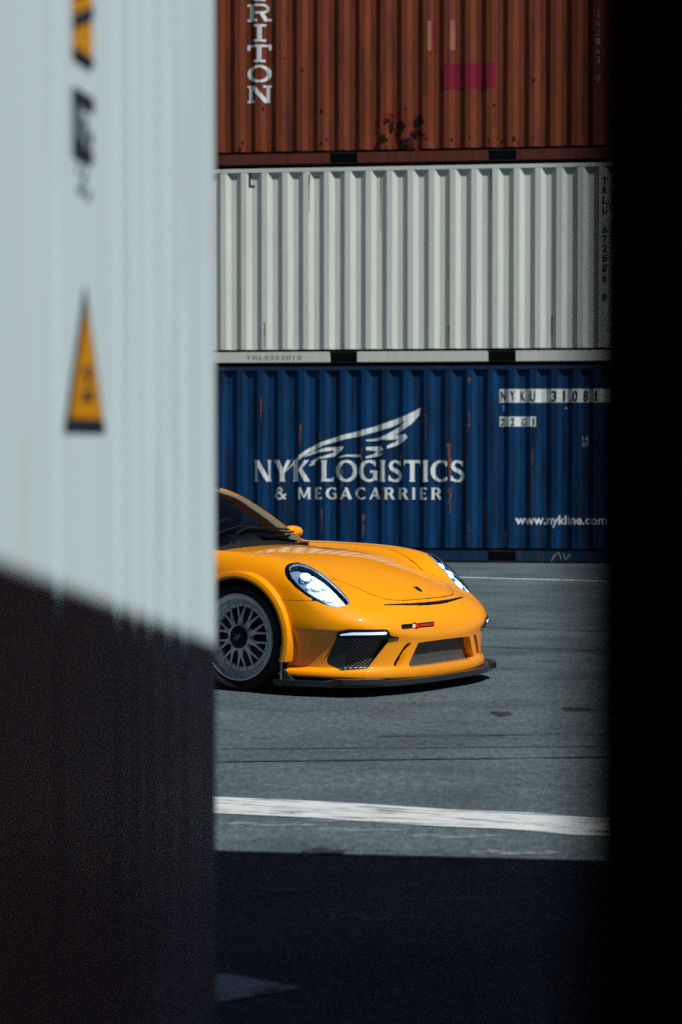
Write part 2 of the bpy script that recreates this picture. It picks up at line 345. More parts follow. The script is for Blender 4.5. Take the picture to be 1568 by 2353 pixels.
def slab(ch):                             # wide slab-serif letters for the upright name, box 0..1 x 0..1
    s = .13; T = .17
    if ch == 'N': return [rect(.08, 0, .22, 1), rect(.78, 0, .92, 1), poly([(.06, 1), (.30, 1), (.94, 0), (.70, 0)]), rect(0, 0, .32, s), rect(0, 1 - s, .30, 1), rect(.66, 1 - s, 1, 1)]
    if ch == 'I': return [rect(.42, 0, .60, 1), rect(.25, 0, .77, s), rect(.25, 1 - s, .77, 1)]
    if ch == 'T': return [rect(.41, 0, .59, 1), rect(.25, 0, .75, s), rect(0, 1 - s, 1, 1), rect(0, .68, .12, 1), rect(.88, .68, 1, 1)]
    if ch == 'O': return [stroke(arc(.5, .5, .40, .43, 0, 360, 40), arcw(0, 360, .2, .13, 40))]
    if ch == 'R': return [rect(.12, 0, .29, 1), rect(0, 0, .42, s), rect(0, 1 - s, .5, 1), stroke([(.29, .935)] + arc(.62, .72, .23, .215, 90, -90, 16) + [(.29, .505)], .13), poly([(.48, .5), (.66, .52), (.86, .1), (.72, .0)]), rect(.68, 0, 1, s)]
def place(ps, x0, z0, w, h): return [{'v': [(x0 + a * w, z0 + b * h) for a, b in p['v']], 'f': p['f']} for p in ps]

def cont_mat(name, col, var, dirt, lo, hi, rough=.62):
    return mat(name, col, rough, spec=.14, var=var, vscale=2.2, stretch=(3, 3, .35), dirt=dirt, dirt_scale=3.2, dirt_lo=lo, dirt_hi=hi, bump=.12, bscale=9)
def container(label, group, m_panel, m_rail, loc, rz, H=2.591, phase=0.0, L_=6.058, Wd=2.438, prof=None, pocket=True):
    root = empty('shipping_container', loc, rz); tag(root, label, 'shipping container', group)
    prof = prof or corr_profile(L_, phase)
    zb, zt = .192, H - .062
    yf = -Wd / 2
    for s in (-1, 1):
        V = []; n = len(prof)
        for z in (zb, zt): V += [(x, s * (Wd / 2 - d), z) for x, d in prof]
        for z in (zb, zt): V += [(x, s * (Wd / 2 - d - .004), z) for x, d in prof]
        Fc = []
        for i in range(n - 1):
            q = [(i, i + 1, n + i + 1, n + i), (2 * n + i + 1, 2 * n + i, 3 * n + i, 3 * n + i + 1), (i + 1, i, 2 * n + i, 2 * n + i + 1), (n + i, n + i + 1, 3 * n + i + 1, 3 * n + i)]
            Fc += [f if s < 0 else f[::-1] for f in q]
        mesh('side_panel', V, Fc, m_panel, root)
    hl, hw = L_ / 2, Wd / 2
    b = MB(); b.box((-hl + .162, -hw + .002, zt - .001), (hl - .162, -hw + .060, H - .008)).build('top_rail', m_rail, root, bevel=.006)
    b = MB(); b.box((-hl + .162, hw - .060, zt - .001), (hl - .162, hw - .002, H - .008)).build('top_rail', m_rail, root, bevel=.006)
    for s in (-1, 1):
        y0, y1 = sorted((s * (hw - .004), s * (hw - .07)))
        xs = [-hl + .162, -1.225, -.865, .865, 1.225, hl - .162] if pocket else [-hl + .162, hl - .162]
        for k in range(0, len(xs), 2):
            MB().box((xs[k], y0, .018), (xs[k + 1], y1, .158)).build('bottom_rail', m_rail, root, bevel=.005)
        if pocket:
            for c in (-1.045, 1.045):
                q = MB(); q.box((c - .18, y0, .018), (c + .18, y1, .024)); q.box((c - .18, y0, .150), (c + .18, y1, .158)); q.build('fork_pocket', M['pocket'], root)
    MB().box((-hl + .12, -hw + .074, .03), (hl - .12, hw - .074, .186)).build('floor_frame', M['pocket'], root)
    MB().box((-hl + .12, -hw + .062, H - .034), (hl - .12, hw - .062, H - .016)).build('roof_panel', m_rail, root)
    for sx in (-1, 1):
        for sy in (-1, 1):
            x0, x1 = sorted((sx * (hl - .001), sx * (hl - .150))); y0, y1 = sorted((sy * (hw - .001), sy * (hw - .12)))
            MB().box((x0, y0, .119), (x1, y1, H - .119)).build('corner_post', m_rail, root, bevel=.008)
            for z0 in (0, H - .118):
                xa, xb = sorted((sx * hl, sx * (hl - .161))); ya, yb = sorted((sy * hw, sy * (hw - .162)))
                MB().box((xa, ya, z0), (xb, yb, z0 + .118)).build('corner_casting', m_rail, root, bevel=.012)
        # corrugated end wall
        n = 9; V = []; Fc = []; ys = []
        for i in range(n):
            y = -hw + .13 + i * (Wd - .26) / n; w = (Wd - .26) / n
            ys += [(y, 0), (y + w * .3, 0), (y + w * .5, .04), (y + w * .8, .04)]
        ys.append((hw - .13, 0))
        for z in (.10, H - .10): V += [(sx * (hl - .02 - d), y, z) for y, d in ys]
        k = len(ys); Fc = [(i, i + 1, k + i + 1, k + i) for i in range(k - 1)]
        mesh('end_panel', V, Fc, m_panel, root)
        for z0, z1 in ((.02, .12), (H - .12, H - .02)):
            x0, x1 = sorted((sx * (hl - .004), sx * (hl - .10)))
            MB().box((x0, -hw + .166, z0), (x1, hw - .166, z1)).build('end_rail', m_rail, root, bevel=.006)
    root['prof'] = 0; del root['prof']
    return root, prof, yf

M['pocket'] = mat('shadowed_steel', (.012, .012, .014), .8, var=.2)
M['c_red'] = cont_mat('red_container_paint', (.145, .033, .014), .25, (.06, .018, .012), .56, .72)
M['c_white'] = cont_mat('white_container_paint', (.585, .63, .57), .06, (.43, .41, .35), .62, .85)
M['c_blue'] = cont_mat('blue_container_paint', (.001, .032, .102), .4, (.005, .010, .018), .50, .72)
M['c_red_rail'] = cont_mat('red_rail_paint', (.10, .026, .018), .2, (.04, .012, .01), .55, .7)
M['c_white_rail'] = cont_mat('white_rail_paint', (.56, .60, .55), .06, (.42, .38, .33), .60, .75)
M['c_blue_rail'] = cont_mat('blue_rail_paint', (.008, .03, .07), .3, (.10, .045, .03), .60, .72)
M['mark_white'] = mat('white_marking', (.62, .68, .68), .6, var=.10, vscale=14, dirt=(.12, .17, .22), dirt_scale=10, dirt_lo=.62, dirt_hi=.74)
M['mark_grey'] = mat('grey_marking', (.26, .30, .31), .6, var=.15, vscale=14)
M['mark_dark'] = mat('dark_marking', (.010, .014, .02), .6, var=.2, vscale=20)
M['rust'] = mat('rust', (.20, .085, .045), .85, var=.45, vscale=22, dirt=(.05, .03, .03), dirt_scale=14, dirt_lo=.45, dirt_hi=.6)
M['magenta'] = mat('magenta_patch', (.17, .008, .026), .8, spec=.15, var=.15, vscale=12)
M['red_patch'] = mat('fresh_red_patch', (.16, .022, .012), .8, spec=.15, var=.3, vscale=9)
M['pale_patch'] = mat('pale_patch', (.24, .10, .07), .8, spec=.15, var=.2, vscale=9)
M['smudge'] = mat('oil_smudge', (.022, .010, .008), .9, spec=.05, var=.3, vscale=9)

TH = R(8.15); u = Vector((math.cos(TH), -math.sin(TH), 0)); v = Vector((math.sin(TH), math.cos(TH), 0))
P0 = Vector((1.065, 28.607, 0))                    # foot of the far stack's face, at its middle
def far(level, dx=0): return P0 + u * dx + v * 1.219 + Vector((0, 0, level * 2.617))
GR = 'containers of the far stack'
blue, pb, yf = container('dark blue shipping container with white wing and logistics lettering, bottom of the stack', GR, M['c_blue'], M['c_blue_rail'], far(0), -TH, phase=-2.437)
white, pw, _ = container('plain off-white corrugated shipping container between the red one and the blue one', GR, M['c_white'], M['c_white_rail'], far(1), -TH, phase=-2.379)
red, pr, _ = container('rust red shipping container with upright white lettering, topmost of the stack', GR, M['c_red'], M['c_red_rail'], far(2), -TH, phase=-2.461)
for lev in (1, 2):
    for cx in (-2.95, 2.95):
        for cy in (-1.14, 1.14): pass
# --- blue: lettering and the wing
on_panel('lettering', lettering('NYK LOGISTICS', -2.256, .563, 1.060, .283), pb, yf, M['mark_white'], blue, .003)
on_panel('lettering', lettering('& MEGACARRIER', -1.963, .255, .826, .156, gap=.26), pb, yf, M['mark_white'], blue, .003)
def wpt(x, y): return (-2.256 + (x - 57) * 2.819 / 1443, 1.343 + (410 - y) * .283 / 145)
wing = [
    [(235, 530), (300, 462), (380, 372), (430, 335), (520, 290), (650, 245), (800, 208), (900, 180), (1000, 145), (1100, 108), (1205, 55), (1190, 110), (1140, 165), (1070, 215), (1032, 240), (985, 262), (900, 280), (832, 282), (832, 272), (900, 264), (970, 238), (1050, 190), (1108, 140), (1080, 154), (1000, 188), (900, 217), (800, 246), (680, 270), (540, 310), (440, 360), (385, 398), (310, 460)],
    [(950, 275), (1032, 241), (1102, 234), (1114, 255), (1080, 290), (1030, 315), (972, 332), (974, 312), (1030, 285), (1052, 268)],
    [(830, 322), (935, 315), (948, 338), (908, 364), (945, 362), (930, 380), (830, 398), (830, 385), (880, 372), (903, 350), (830, 342)],
    [(405, 390), (470, 350), (560, 325), (682, 318), (662, 345), (612, 385), (540, 398), (480, 400), (560, 376), (622, 352), (600, 345), (520, 355), (450, 375)],
    [(628, 397), (690, 373), (795, 373), (795, 390), (700, 385)],
    [(490, 393), (508, 405), (474, 428), (482, 437), (447, 452), (440, 440), (460, 431), (450, 421), (480, 405)]]
on_panel('wing_emblem', [poly([wpt(*p) for p in w]) for w in wing], pb, yf, M['mark_white'], blue, .005)
on_panel('number_plate', [rect(1.015, 2.097, 2.60, 2.273), rect(1.016, 1.784, 1.492, 1.914)], pb, yf, M['mark_white'], blue, .003)
on_panel('lettering', [font_polys('N', 1.035, 1.095, 2.118, .135, .02), font_polys('Y', 1.155, 1.225, 2.118, .135, .02), font_polys('K', 1.29, 1.355, 2.118, .135, .02), font_polys('U', 1.42, 1.485, 2.118, .135, .02),
    font_polys('3', 1.70, 1.765, 2.118, .135, .02), font_polys('1', 1.85, 1.875, 2.118, .135, .02), font_polys('0', 1.975, 2.04, 2.118, .135, .02), font_polys('8', 2.115, 2.18, 2.118, .135, .02), font_polys('1', 2.27, 2.295, 2.118, .135, .02),
    font_polys('2', 1.035, 1.085, 1.805, .09, .015), font_polys('2', 1.165, 1.215, 1.805, .09, .015), font_polys('G', 1.31, 1.365, 1.805, .09, .015), font_polys('1', 1.455, 1.475, 1.805, .09, .015)], pb, yf, M['mark_dark'], blue, .007)
on_panel('lettering', [font_polys('www.nykline.com', 1.225, 2.43, .510, .115, .03)], pb, yf, M['mark_white'], blue, .003)
on_panel('weight_mark', [font_polys('16', 2.10, 2.19, 1.60, .06, .02), font_polys('87', 2.10, 2.19, 1.52, .06, .02)], pb, yf, M['mark_grey'], blue, .003)
on_panel('blue_sticker', [rect(1.058, 1.985, 1.085, 2.065)], pb, yf, mat('blue_sticker', (.02, .25, .55), .5, var=.05), blue, .003)
on_panel('small_sticker', [rect(1.865, 2.012, 1.91, 2.032)], pb, yf, M['mark_grey'], blue, .003)
def rust_runs(prof, spots, parent, name='rust_streak'):
    ps = []
    for (x, z, w, h) in spots:
        n = 7; L_ = []; Rr = []
        for i in range(n + 1):
            f = i / n; ww = w * (1 - .7 * f) * random.uniform(.55, 1.15); xx = x + random.uniform(-.25, .25) * w
            L_.append((xx - ww / 2, z - h * f)); Rr.append((xx + ww / 2, z - h * f))
        ps.append({'v': L_ + Rr, 'f': [(i, i + 1, n + 2 + i, n + 1 + i) for i in range(n)]})
    on_panel(name, ps, prof, yf, M['rust'], parent, .0015)
spots = [(-1.62, 1.82, .045, .20), (-1.63, 1.70, .03, .16), (-1.36, 1.70, .02, .10), (-.80, 1.50, .03, .35), (-.81, 1.2, .03, .22), (.36, 1.56, .06, .5), (.37, .98, .05, .34), (.62, 1.98, .02, .3), (.62, 2.42, .05, .08), (.62, .52, .02, .25), (-.78, .62, .03, .3), (-1.06, 1.22, .02, .25), (-.28, 1.45, .025, .16), (1.45, 1.5, .012, .95), (1.10, .42, .03, .22), (-2.15, 2.2, .02, .4), (.05, 1.95, .012, .35), (-.52, .98, .02, .2), (-1.9, 1.3, .015, .3), (.84, .8, .02, .4), (-1.33, .7, .02, .28)]
rust_runs(pb, spots, blue)
on_panel('graffiti', [stroke([(1.70, .03), (1.74, .10), (1.80, .14), (1.83, .06)], .014), stroke([(1.86, .13), (1.88, .04), (1.95, .12)], .014)], [(-3, 0), (3, 0)], yf, M['mark_grey'], blue, .0015)
# --- white: marks
VT = 'TRLU 672886 8'
on_panel('lettering', [font_polys(c, 2.36, 2.42, 2.30 - i * .125, .095, .02) for i, c in enumerate(VT) if c != ' '], pw, yf, M['mark_dark'], white, .003)
on_panel('bracket_mark', [rect(-2.315, 2.36, -2.285, 2.52), rect(-2.315, 2.34, -2.235, 2.37)], pw, yf, M['mark_dark'], white, .003)
on_panel('graffiti', [font_polys('TRL5252015', -2.35, -1.6, .065, .055, .0)], [(-3, 0), (3, 0)], yf, M['mark_grey'], white, .0015)
# --- red: TRITON upright, number, patches
for i, c in enumerate('NOTIRT'):
    on_panel('lettering', place(slab(c), -2.332, .836 + i * .268, .327, .228), pr, yf, M['mark_white'], red, .003)
for i, c in enumerate('0 361262 UK'):
    if c != ' ': on_panel('lettering', [font_polys(c, 2.265, 2.315, 1.01 + i * .118, .085, .0)], pr, yf, M['mark_grey'], red, .003)
on_panel('paint_patch', [rect(.268, .970, .96, 1.29)], pr, yf, M['magenta'], red, .003)
on_panel('paint_patch', [rect(.10, 1.45, .20, 1.86)], pr, yf, M['red_patch'], red, .0025)
on_panel('paint_patch', [rect(.06, 1.46, .115, 1.85), rect(.36, 1.46, .43, 1.85)], pr, yf, M['pale_patch'], red, .0035)
pp = []
for k in range(26):
    x = random.uniform(-.62, .1); z = random.uniform(.22, .72); w = random.uniform(.03, .10); h = random.uniform(.05, .22)
    pp.append(poly([(x + w * math.cos(a) * random.uniform(.5, 1), z + h * .5 * math.sin(a) * random.uniform(.5, 1)) for a in [i * math.pi / 5 for i in range(10)]]))
for k, q in enumerate(pp): on_panel('paint_patch' if k < 16 else 'oil_smudge', [q], pr, yf, M['red_patch'] if k < 16 else M['smudge'], red, .002 + .0006 * k)
pp = []
for k in range(34):
    x = random.uniform(-2.6, 2.3); z = random.uniform(.20, 1.6) if random.random() < .4 else random.uniform(.2, .34); w = random.uniform(.008, .025); h = random.uniform(.02, .07)
    pp.append(poly([(x + w * math.cos(a) * random.uniform(.5, 1), z + h * .5 * math.sin(a) * random.uniform(.5, 1)) for a in [i * math.pi / 4 for i in range(8)]]))
for k, q in enumerate(pp): on_panel('oil_smudge', [q], pr, yf, M['smudge'], red, .0015 + .0003 * k)

# --- foreground: white insulated container (left), dark red one (right), and unseen ones added to shade them
M['c_reefer'] = mat('reefer_white_paint', (.64, .79, .83), .42, var=.03, vscale=1.6, stretch=(3, 3, .3), dirt=(.50, .54, .54), dirt_scale=2.5, dirt_lo=.55, dirt_hi=.8)
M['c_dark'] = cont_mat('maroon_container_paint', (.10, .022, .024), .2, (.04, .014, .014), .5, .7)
O_L = .76
def groove_profile(L_, end):
    # shallow pressed grooves; x grows along the wall towards its far end at +L/2
    g = [-.10, -.274, -.394, -.520, -.615, -.720, -1.035] ; g += [-.96 - .24 - .115 * k for k in range(0)]
    x = -1.40
    while x > -L_ + .3:
        g += [x, x - .115, x - .23, x - .345, x - .6]; x -= .95
    pts = []
    for q in sorted(g): 
        c = L_ / 2 + q
        pts += [(c - .011, 0.0), (c - .007, .013), (c + .007, .013), (c + .011, 0.0)]
    return [(-L_ / 2 + .12, 0.0)] + pts + [(L_ / 2 - .055, 0.0)]
T_END = 3.765; HC = 2.896
Lr = 6.058
# wall plane: u.p = -O_L ; local -y face must look along +u, local x along v
rzL = math.atan2(v.y, v.x)
locL = -u * (O_L + 1.219) + v * (T_END - Lr / 2)
reefer, prL, yfL = container('white insulated container with yellow warning triangle, out of focus at the left edge', None, M['c_reefer'], M['c_reefer'], (locL.x, locL.y, 0), rzL, H=HC, prof=groove_profile(Lr, 0), L_=Lr, pocket=False)
XL = lambda t: Lr / 2 - (T_END - t)
M['yellow'] = mat('yellow_sticker', (.62, .27, .006), .5, var=.06, vscale=20)
M['sticker_dark'] = mat('sticker_navy', (.015, .03, .05), .5, var=.1)
M['sticker_grey'] = mat('sticker_grey', (.22, .30, .35), .5, var=.2)
on_panel('warning_triangle', [poly([(XL(2.752), 1.522), (XL(2.968), 1.522), (XL(2.861), 1.722)])], prL, yfL, M['sticker_dark'], reefer, .002)
on_panel('warning_triangle', [poly([(XL(2.774), 1.540), (XL(2.946), 1.540), (XL(2.860), 1.692)])], prL, yfL, M['yellow'], reefer, .004)
on_panel('lettering', [rect(XL(2.842), 1.600, XL(2.876), 1.610), rect(XL(2.836), 1.566, XL(2.884), 1.577), rect(XL(2.850), 1.586, XL(2.868), 1.595)], prL, yfL, M['sticker_dark'], reefer, .006)
on_panel('lettering', [rect(XL(2.802), 1.958, XL(2.912), 1.978), rect(XL(2.802), 1.886, XL(2.905), 1.906), rect(XL(2.802), 1.900, XL(2.822), 1.965), rect(XL(2.850), 1.92, XL(2.875), 1.945), rect(XL(2.835), 1.905, XL(2.862), 1.918), rect(XL(2.88), 1.912, XL(2.90), 1.93)], prL, yfL, M['sticker_dark'], reefer, .002)
on_panel('lettering', [rect(XL(2.822), 1.912, XL(2.850), 1.955), rect(XL(2.822), 1.870, XL(2.838), 1.882), rect(XL(2.850), 1.862, XL(2.872), 1.876), rect(XL(2.828), 1.845, XL(2.862), 1.858), rect(XL(2.87), 1.84, XL(2.892), 1.85)], prL, yfL, M['sticker_grey'], reefer, .003)
on_panel('hazard_strip', [rect(XL(2.803), 2.022, XL(2.903), 2.30)], prL, yfL, M['yellow'], reefer, .002)
on_panel('hazard_strip', [rect(XL(2.803), 2.018, XL(2.903), 2.030)] + [poly([(XL(2.803), z), (XL(2.903), z + .03), (XL(2.903), z + .047), (XL(2.803), z + .017)]) for z in (2.055, 2.095, 2.135, 2.175, 2.215, 2.255)], prL, yfL, M['sticker_dark'], reefer, .004)

TR = R(14.0); ur = Vector((math.cos(TR), -math.sin(TR), 0)); vr = Vector((math.sin(TR), math.cos(TR), 0))
N0 = Vector((.056, .55, 0)); LD = 2.991
rzR = math.atan2(vr.y, vr.x)
locR = N0 + ur * 1.219 + vr * LD / 2
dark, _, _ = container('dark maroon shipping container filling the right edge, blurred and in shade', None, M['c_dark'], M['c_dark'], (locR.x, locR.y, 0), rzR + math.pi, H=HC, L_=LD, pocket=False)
def shade_container(loc, rz, m, lab, H=HC, L_=6.058): return container(lab, 'unseen containers added to shade the gap', m, m, loc, rz, H=H, L_=L_)[0]  # unseen containers, added to block sun and sky
# unseen, added at right: its far top edge draws the shadow on the yard
TS = R(7.8); us = Vector((math.cos(TS), -math.sin(TS), 0)); vs_ = Vector((math.sin(TS), math.cos(TS), 0))
F0_ = Vector((.93, 6.83, 0))
p = F0_ + us * 1.219 - vs_ * 1.2
shade_container((p.x, p.y, 0), math.atan2(vs_.y, vs_.x), M['c_dark'], 'unseen maroon shipping container added beyond the dark one to cast the yard shadow', L_=2.4)
for lev in (0, 1, 2):  # unseen stack added to keep sun off the dark container's near face
    p = N0 + ur * 2.3 - vr * (1.5 + 3.029)
    shade_container((p.x, p.y, lev * 2.93), rzR, M['c_dark'], 'unseen maroon shipping container added in a stack behind the camera for shade')
for lev in (0, 1, 2):  # unseen stack added to close off the sky behind the camera
    p = locL - v * 6.25
    shade_container((p.x, p.y, lev * 2.93), rzL, M['c_blue'], 'unseen blue shipping container added in a stack behind the white insulated one for shade')
for lev in (1, 2):  # unseen upper levels, added to cut sky light in the gap
    shade_container((locL.x, locL.y, lev * 2.93), rzL, M['c_red'], 'unseen red shipping container added on top of the white insulated one for shade')
for lev in (0, 1, 2):  # unseen tall stacks added on both sides to block sky light
    p = u * 3.75 + Vector((0, 1.0, 0))
    shade_container((p.x + 1.219, p.y, lev * 2.6), rzL, M['c_red'], 'unseen red shipping container in a tall stack added right of the gap for shade', H=2.591)
    p = -u * (O_L + 3.4) + v * 8.2  # left one of the added stacks; blue to tint the bounce light
    shade_container((p.x, p.y, lev * 2.93), rzL, M['c_blue'], 'unseen blue shipping container in a tall stack added on the far left for shade')
rust_runs(pw, [(-1.5, 2.5, .02, .5), (-.55, 2.45, .015, .7), (.9, 2.5, .02, .4), (1.7, .6, .02, .38), (-2.1, .55, .02, .33), (.35, .5, .015, .28)], white)
M['c_teal'] = cont_mat('grey_green_container_paint', (.10, .14, .13), .15, (.06, .05, .04), .55, .72)
for dx, lev, mk, lab in ((-6.45, 0, 'c_teal', 'grey-green shipping container to the left of the blue one'), (-6.45, 1, 'c_red', 'red shipping container to the left of the white one'), (-6.45, 2, 'c_white', 'white shipping container to the left of the topmost red one'),
                         (6.45, 0, 'c_red', 'red shipping container to the right of the blue one'), (6.45, 1, 'c_teal', 'grey-green shipping container to the right of the white one')):
    p = far(lev, dx); container(lab, 'containers beside the far stack', M[mk], M[mk], p, -TH)
# ================================================================== SPORTS CAR  (x forward from the front axle, y left, z up)
f32 = np.float32
def tab(xs, ys):
    """smooth monotone table lookup"""
    xs = np.array(xs, float); ys = np.array(ys, float); h = np.diff(xs); d = np.diff(ys) / h
    m = np.zeros(len(xs)); m[0] = d[0]; m[-1] = d[-1]
    for i in range(1, len(xs) - 1):
        if d[i - 1] * d[i] > 0:
            w1 = 2 * h[i] + h[i - 1]; w2 = h[i] + 2 * h[i - 1]; m[i] = (w1 + w2) / (w1 / d[i - 1] + w2 / d[i])
    X = np.linspace(xs[0], xs[-1], 1600); k = np.clip(np.searchsorted(xs, X, side='right') - 1, 0, len(xs) - 2)
    t = (X - xs[k]) / h[k]
    Y = (2 * t**3 - 3 * t**2 + 1) * ys[k] + (t**3 - 2 * t**2 + t) * h[k] * m[k] + (-2 * t**3 + 3 * t**2) * ys[k + 1] + (t**3 - t**2) * h[k] * m[k + 1]
    X0, X1, n = xs[0], xs[-1], len(X)
    D = np.append(np.diff(Y), 0).astype(f32); Y = Y.astype(f32)
    def f(x):
        q = np.clip((x - X0) * ((n - 1) / (X1 - X0)), 0, n - 1.001); i = q.astype(np.int32); return Y[i] + D[i] * (q - i)
    return f
def smax(a, b, k): return np.maximum(a, b) + np.maximum(k - np.abs(a - b), 0) ** 2 / (4 * k)
def smin(a, b, k): return -smax(-a, -b, k)
Hc = tab([-3.7, -3.6, -3.4, -3.1, -2.6, -2.2, -.9, -.6, -.3, 0, .2, .4, .6, .738, .814, .88, .93, .97, 1.05], [.3, .55, .74, .84, .90, .86, .85, .862, .858, .838, .808, .755, .682, .612, .562, .505, .44, .33, .0])
Dr = tab([-3.7, -.6, -.2, .1, .4, .6, .74, .85, 1.05], [.02, .03, .03, .035, .045, .05, .055, .05, .05])
Hcr = tab([-3.7, -3.6, -3.4, -3.0, -2.457, -2.0, -1.2, -.6, -.144, 0, .15, .32, .45, .55, .65, .72, .80, .86, 1.0], [.3, .5, .70, .82, .892, .878, .860, .861, .853, .846, .832, .800, .740, .665, .575, .532, .485, .430, .20])
Ac = tab([-3.7, -2.4, -1.2, -.4, 0, .3, .6, .85], [.68, .72, .74, .715, .70, .685, .655, .61])
Wx = tab([-3.7, -2.457, -1.7, -1.2, -.6, 0, .3, 1.05], [.87, .925, .885, .868, .872, .888, .888, .888])
wz = tab([.0, .08, .13, .150, .175, .25, .36, .412, .45, .52, .6, .75, .9, 1.4], [-.02, -.016, -.010, -.016, -.060, -.052, -.022, .0, .002, -.002, -.012, -.045, -.10, -.2])
Xf = tab([.0, .08, .13, .2, .3, .38, .412, .45, .5, .55, .62, .8], [.92, .935, .945, .94, .945, .958, .962, .955, .932, .90, .84, .6])
Tg = tab([-3.7, -3.35, -3.1, -2.8, -2.5, -2.2, -1.9, -1.6, -1.32, -1.17, -1.03, -.88, -.70, -.50, -.30, 0], [.60, .75, .84, .96, 1.09, 1.19, 1.25, 1.272, 1.265, 1.244, 1.20, 1.125, 1.02, .885, .73, .50])
def Tt(x, a):
    hood = Hc(x) - Dr(x) * (a / .5) ** 2
    cr = Hcr(x) - 2.5 * (a - Ac(x)) ** 2
    return smax(hood, cr, .03)
def Pl(x, a, z):
    n = 3.0; W_ = Wx(x) + wz(z)
    tf = np.clip((x - .12) / (Xf(z) - .12), 0, None); tr = np.clip((-2.75 - x) / .80, 0, None)
    return ((tf ** n + tr ** n + (a / W_) ** n) ** (1 / n) - 1) * .85
def Gh(x, a, z):
    xs = x + .33 * a * a
    g = smax(z - Tg(xs) + .03 * (a / .5) ** 2, (a - (.735 - .60 * (z - .87))) * .86, .045)
    return np.maximum(g, .70 - z)
def Fb(x, y, z):
    a = np.abs(y)
    f = smax(z - Tt(x, a), Pl(x, a, z), .07)
    f = smax(f, (.088 + .032 * (a / .9) ** 2 + .05 * np.clip(-x, 0, 1)) - z, .012)
    return smin(f, Gh(x, a, z), .03)
def Fs(x, y, z):                       # body without the greenhouse (bumper, bonnet, wings)
    a = np.abs(y)
    f = smax(z - Tt(x, a), Pl(x, a, z), .07)
    return smax(f, (.088 + .032 * (a / .9) ** 2 + .05 * np.clip(-x, 0, 1)) - z, .012)
def poly_sd(pts, h=.0025, pad=.06):
    """signed distance to an outline, kept as a fine raster and looked up bilinearly"""
    P_ = np.array(pts, float); lo = P_.min(0) - pad; n = np.ceil((P_.max(0) + pad - lo) / h).astype(int) + 2
    p, q = np.meshgrid(lo[0] + h * np.arange(n[0]), lo[1] + h * np.arange(n[1]), indexing='ij')
    d = np.full(p.shape, 1e9); ins = np.zeros(p.shape, bool)
    for i in range(len(P_)):
        x0, y0 = P_[i]; x1, y1 = P_[(i + 1) % len(P_)]; ex, ey = x1 - x0, y1 - y0; wx, wy = p - x0, q - y0
        t = np.clip((wx * ex + wy * ey) / (ex * ex + ey * ey + 1e-12), 0, 1)
        d = np.minimum(d, (wx - ex * t) ** 2 + (wy - ey * t) ** 2)
        ins ^= ((y0 > q) != (y1 > q)) & (p < (x1 - x0) * (q - y0) / (y1 - y0 + 1e-12) + x0)
    D = (np.where(ins, -1, 1) * np.sqrt(d)).astype(f32); N0_, N1_ = n; l0, l1 = f32(lo[0]), f32(lo[1]); ih = f32(1 / h)
    def f(p, q):
        p = np.asarray(p, f32); q = np.asarray(q, f32)
        a_ = np.clip((p - l0) * ih, 0, N0_ - 1.01); b_ = np.clip((q - l1) * ih, 0, N1_ - 1.01); i = a_.astype(np.int32); j = b_.astype(np.int32); a_ = a_ - i; b_ = b_ - j
        return (D[i, j] * (1 - a_) + D[i + 1, j] * a_) * (1 - b_) + (D[i, j + 1] * (1 - a_) + D[i + 1, j + 1] * a_) * b_
    return f
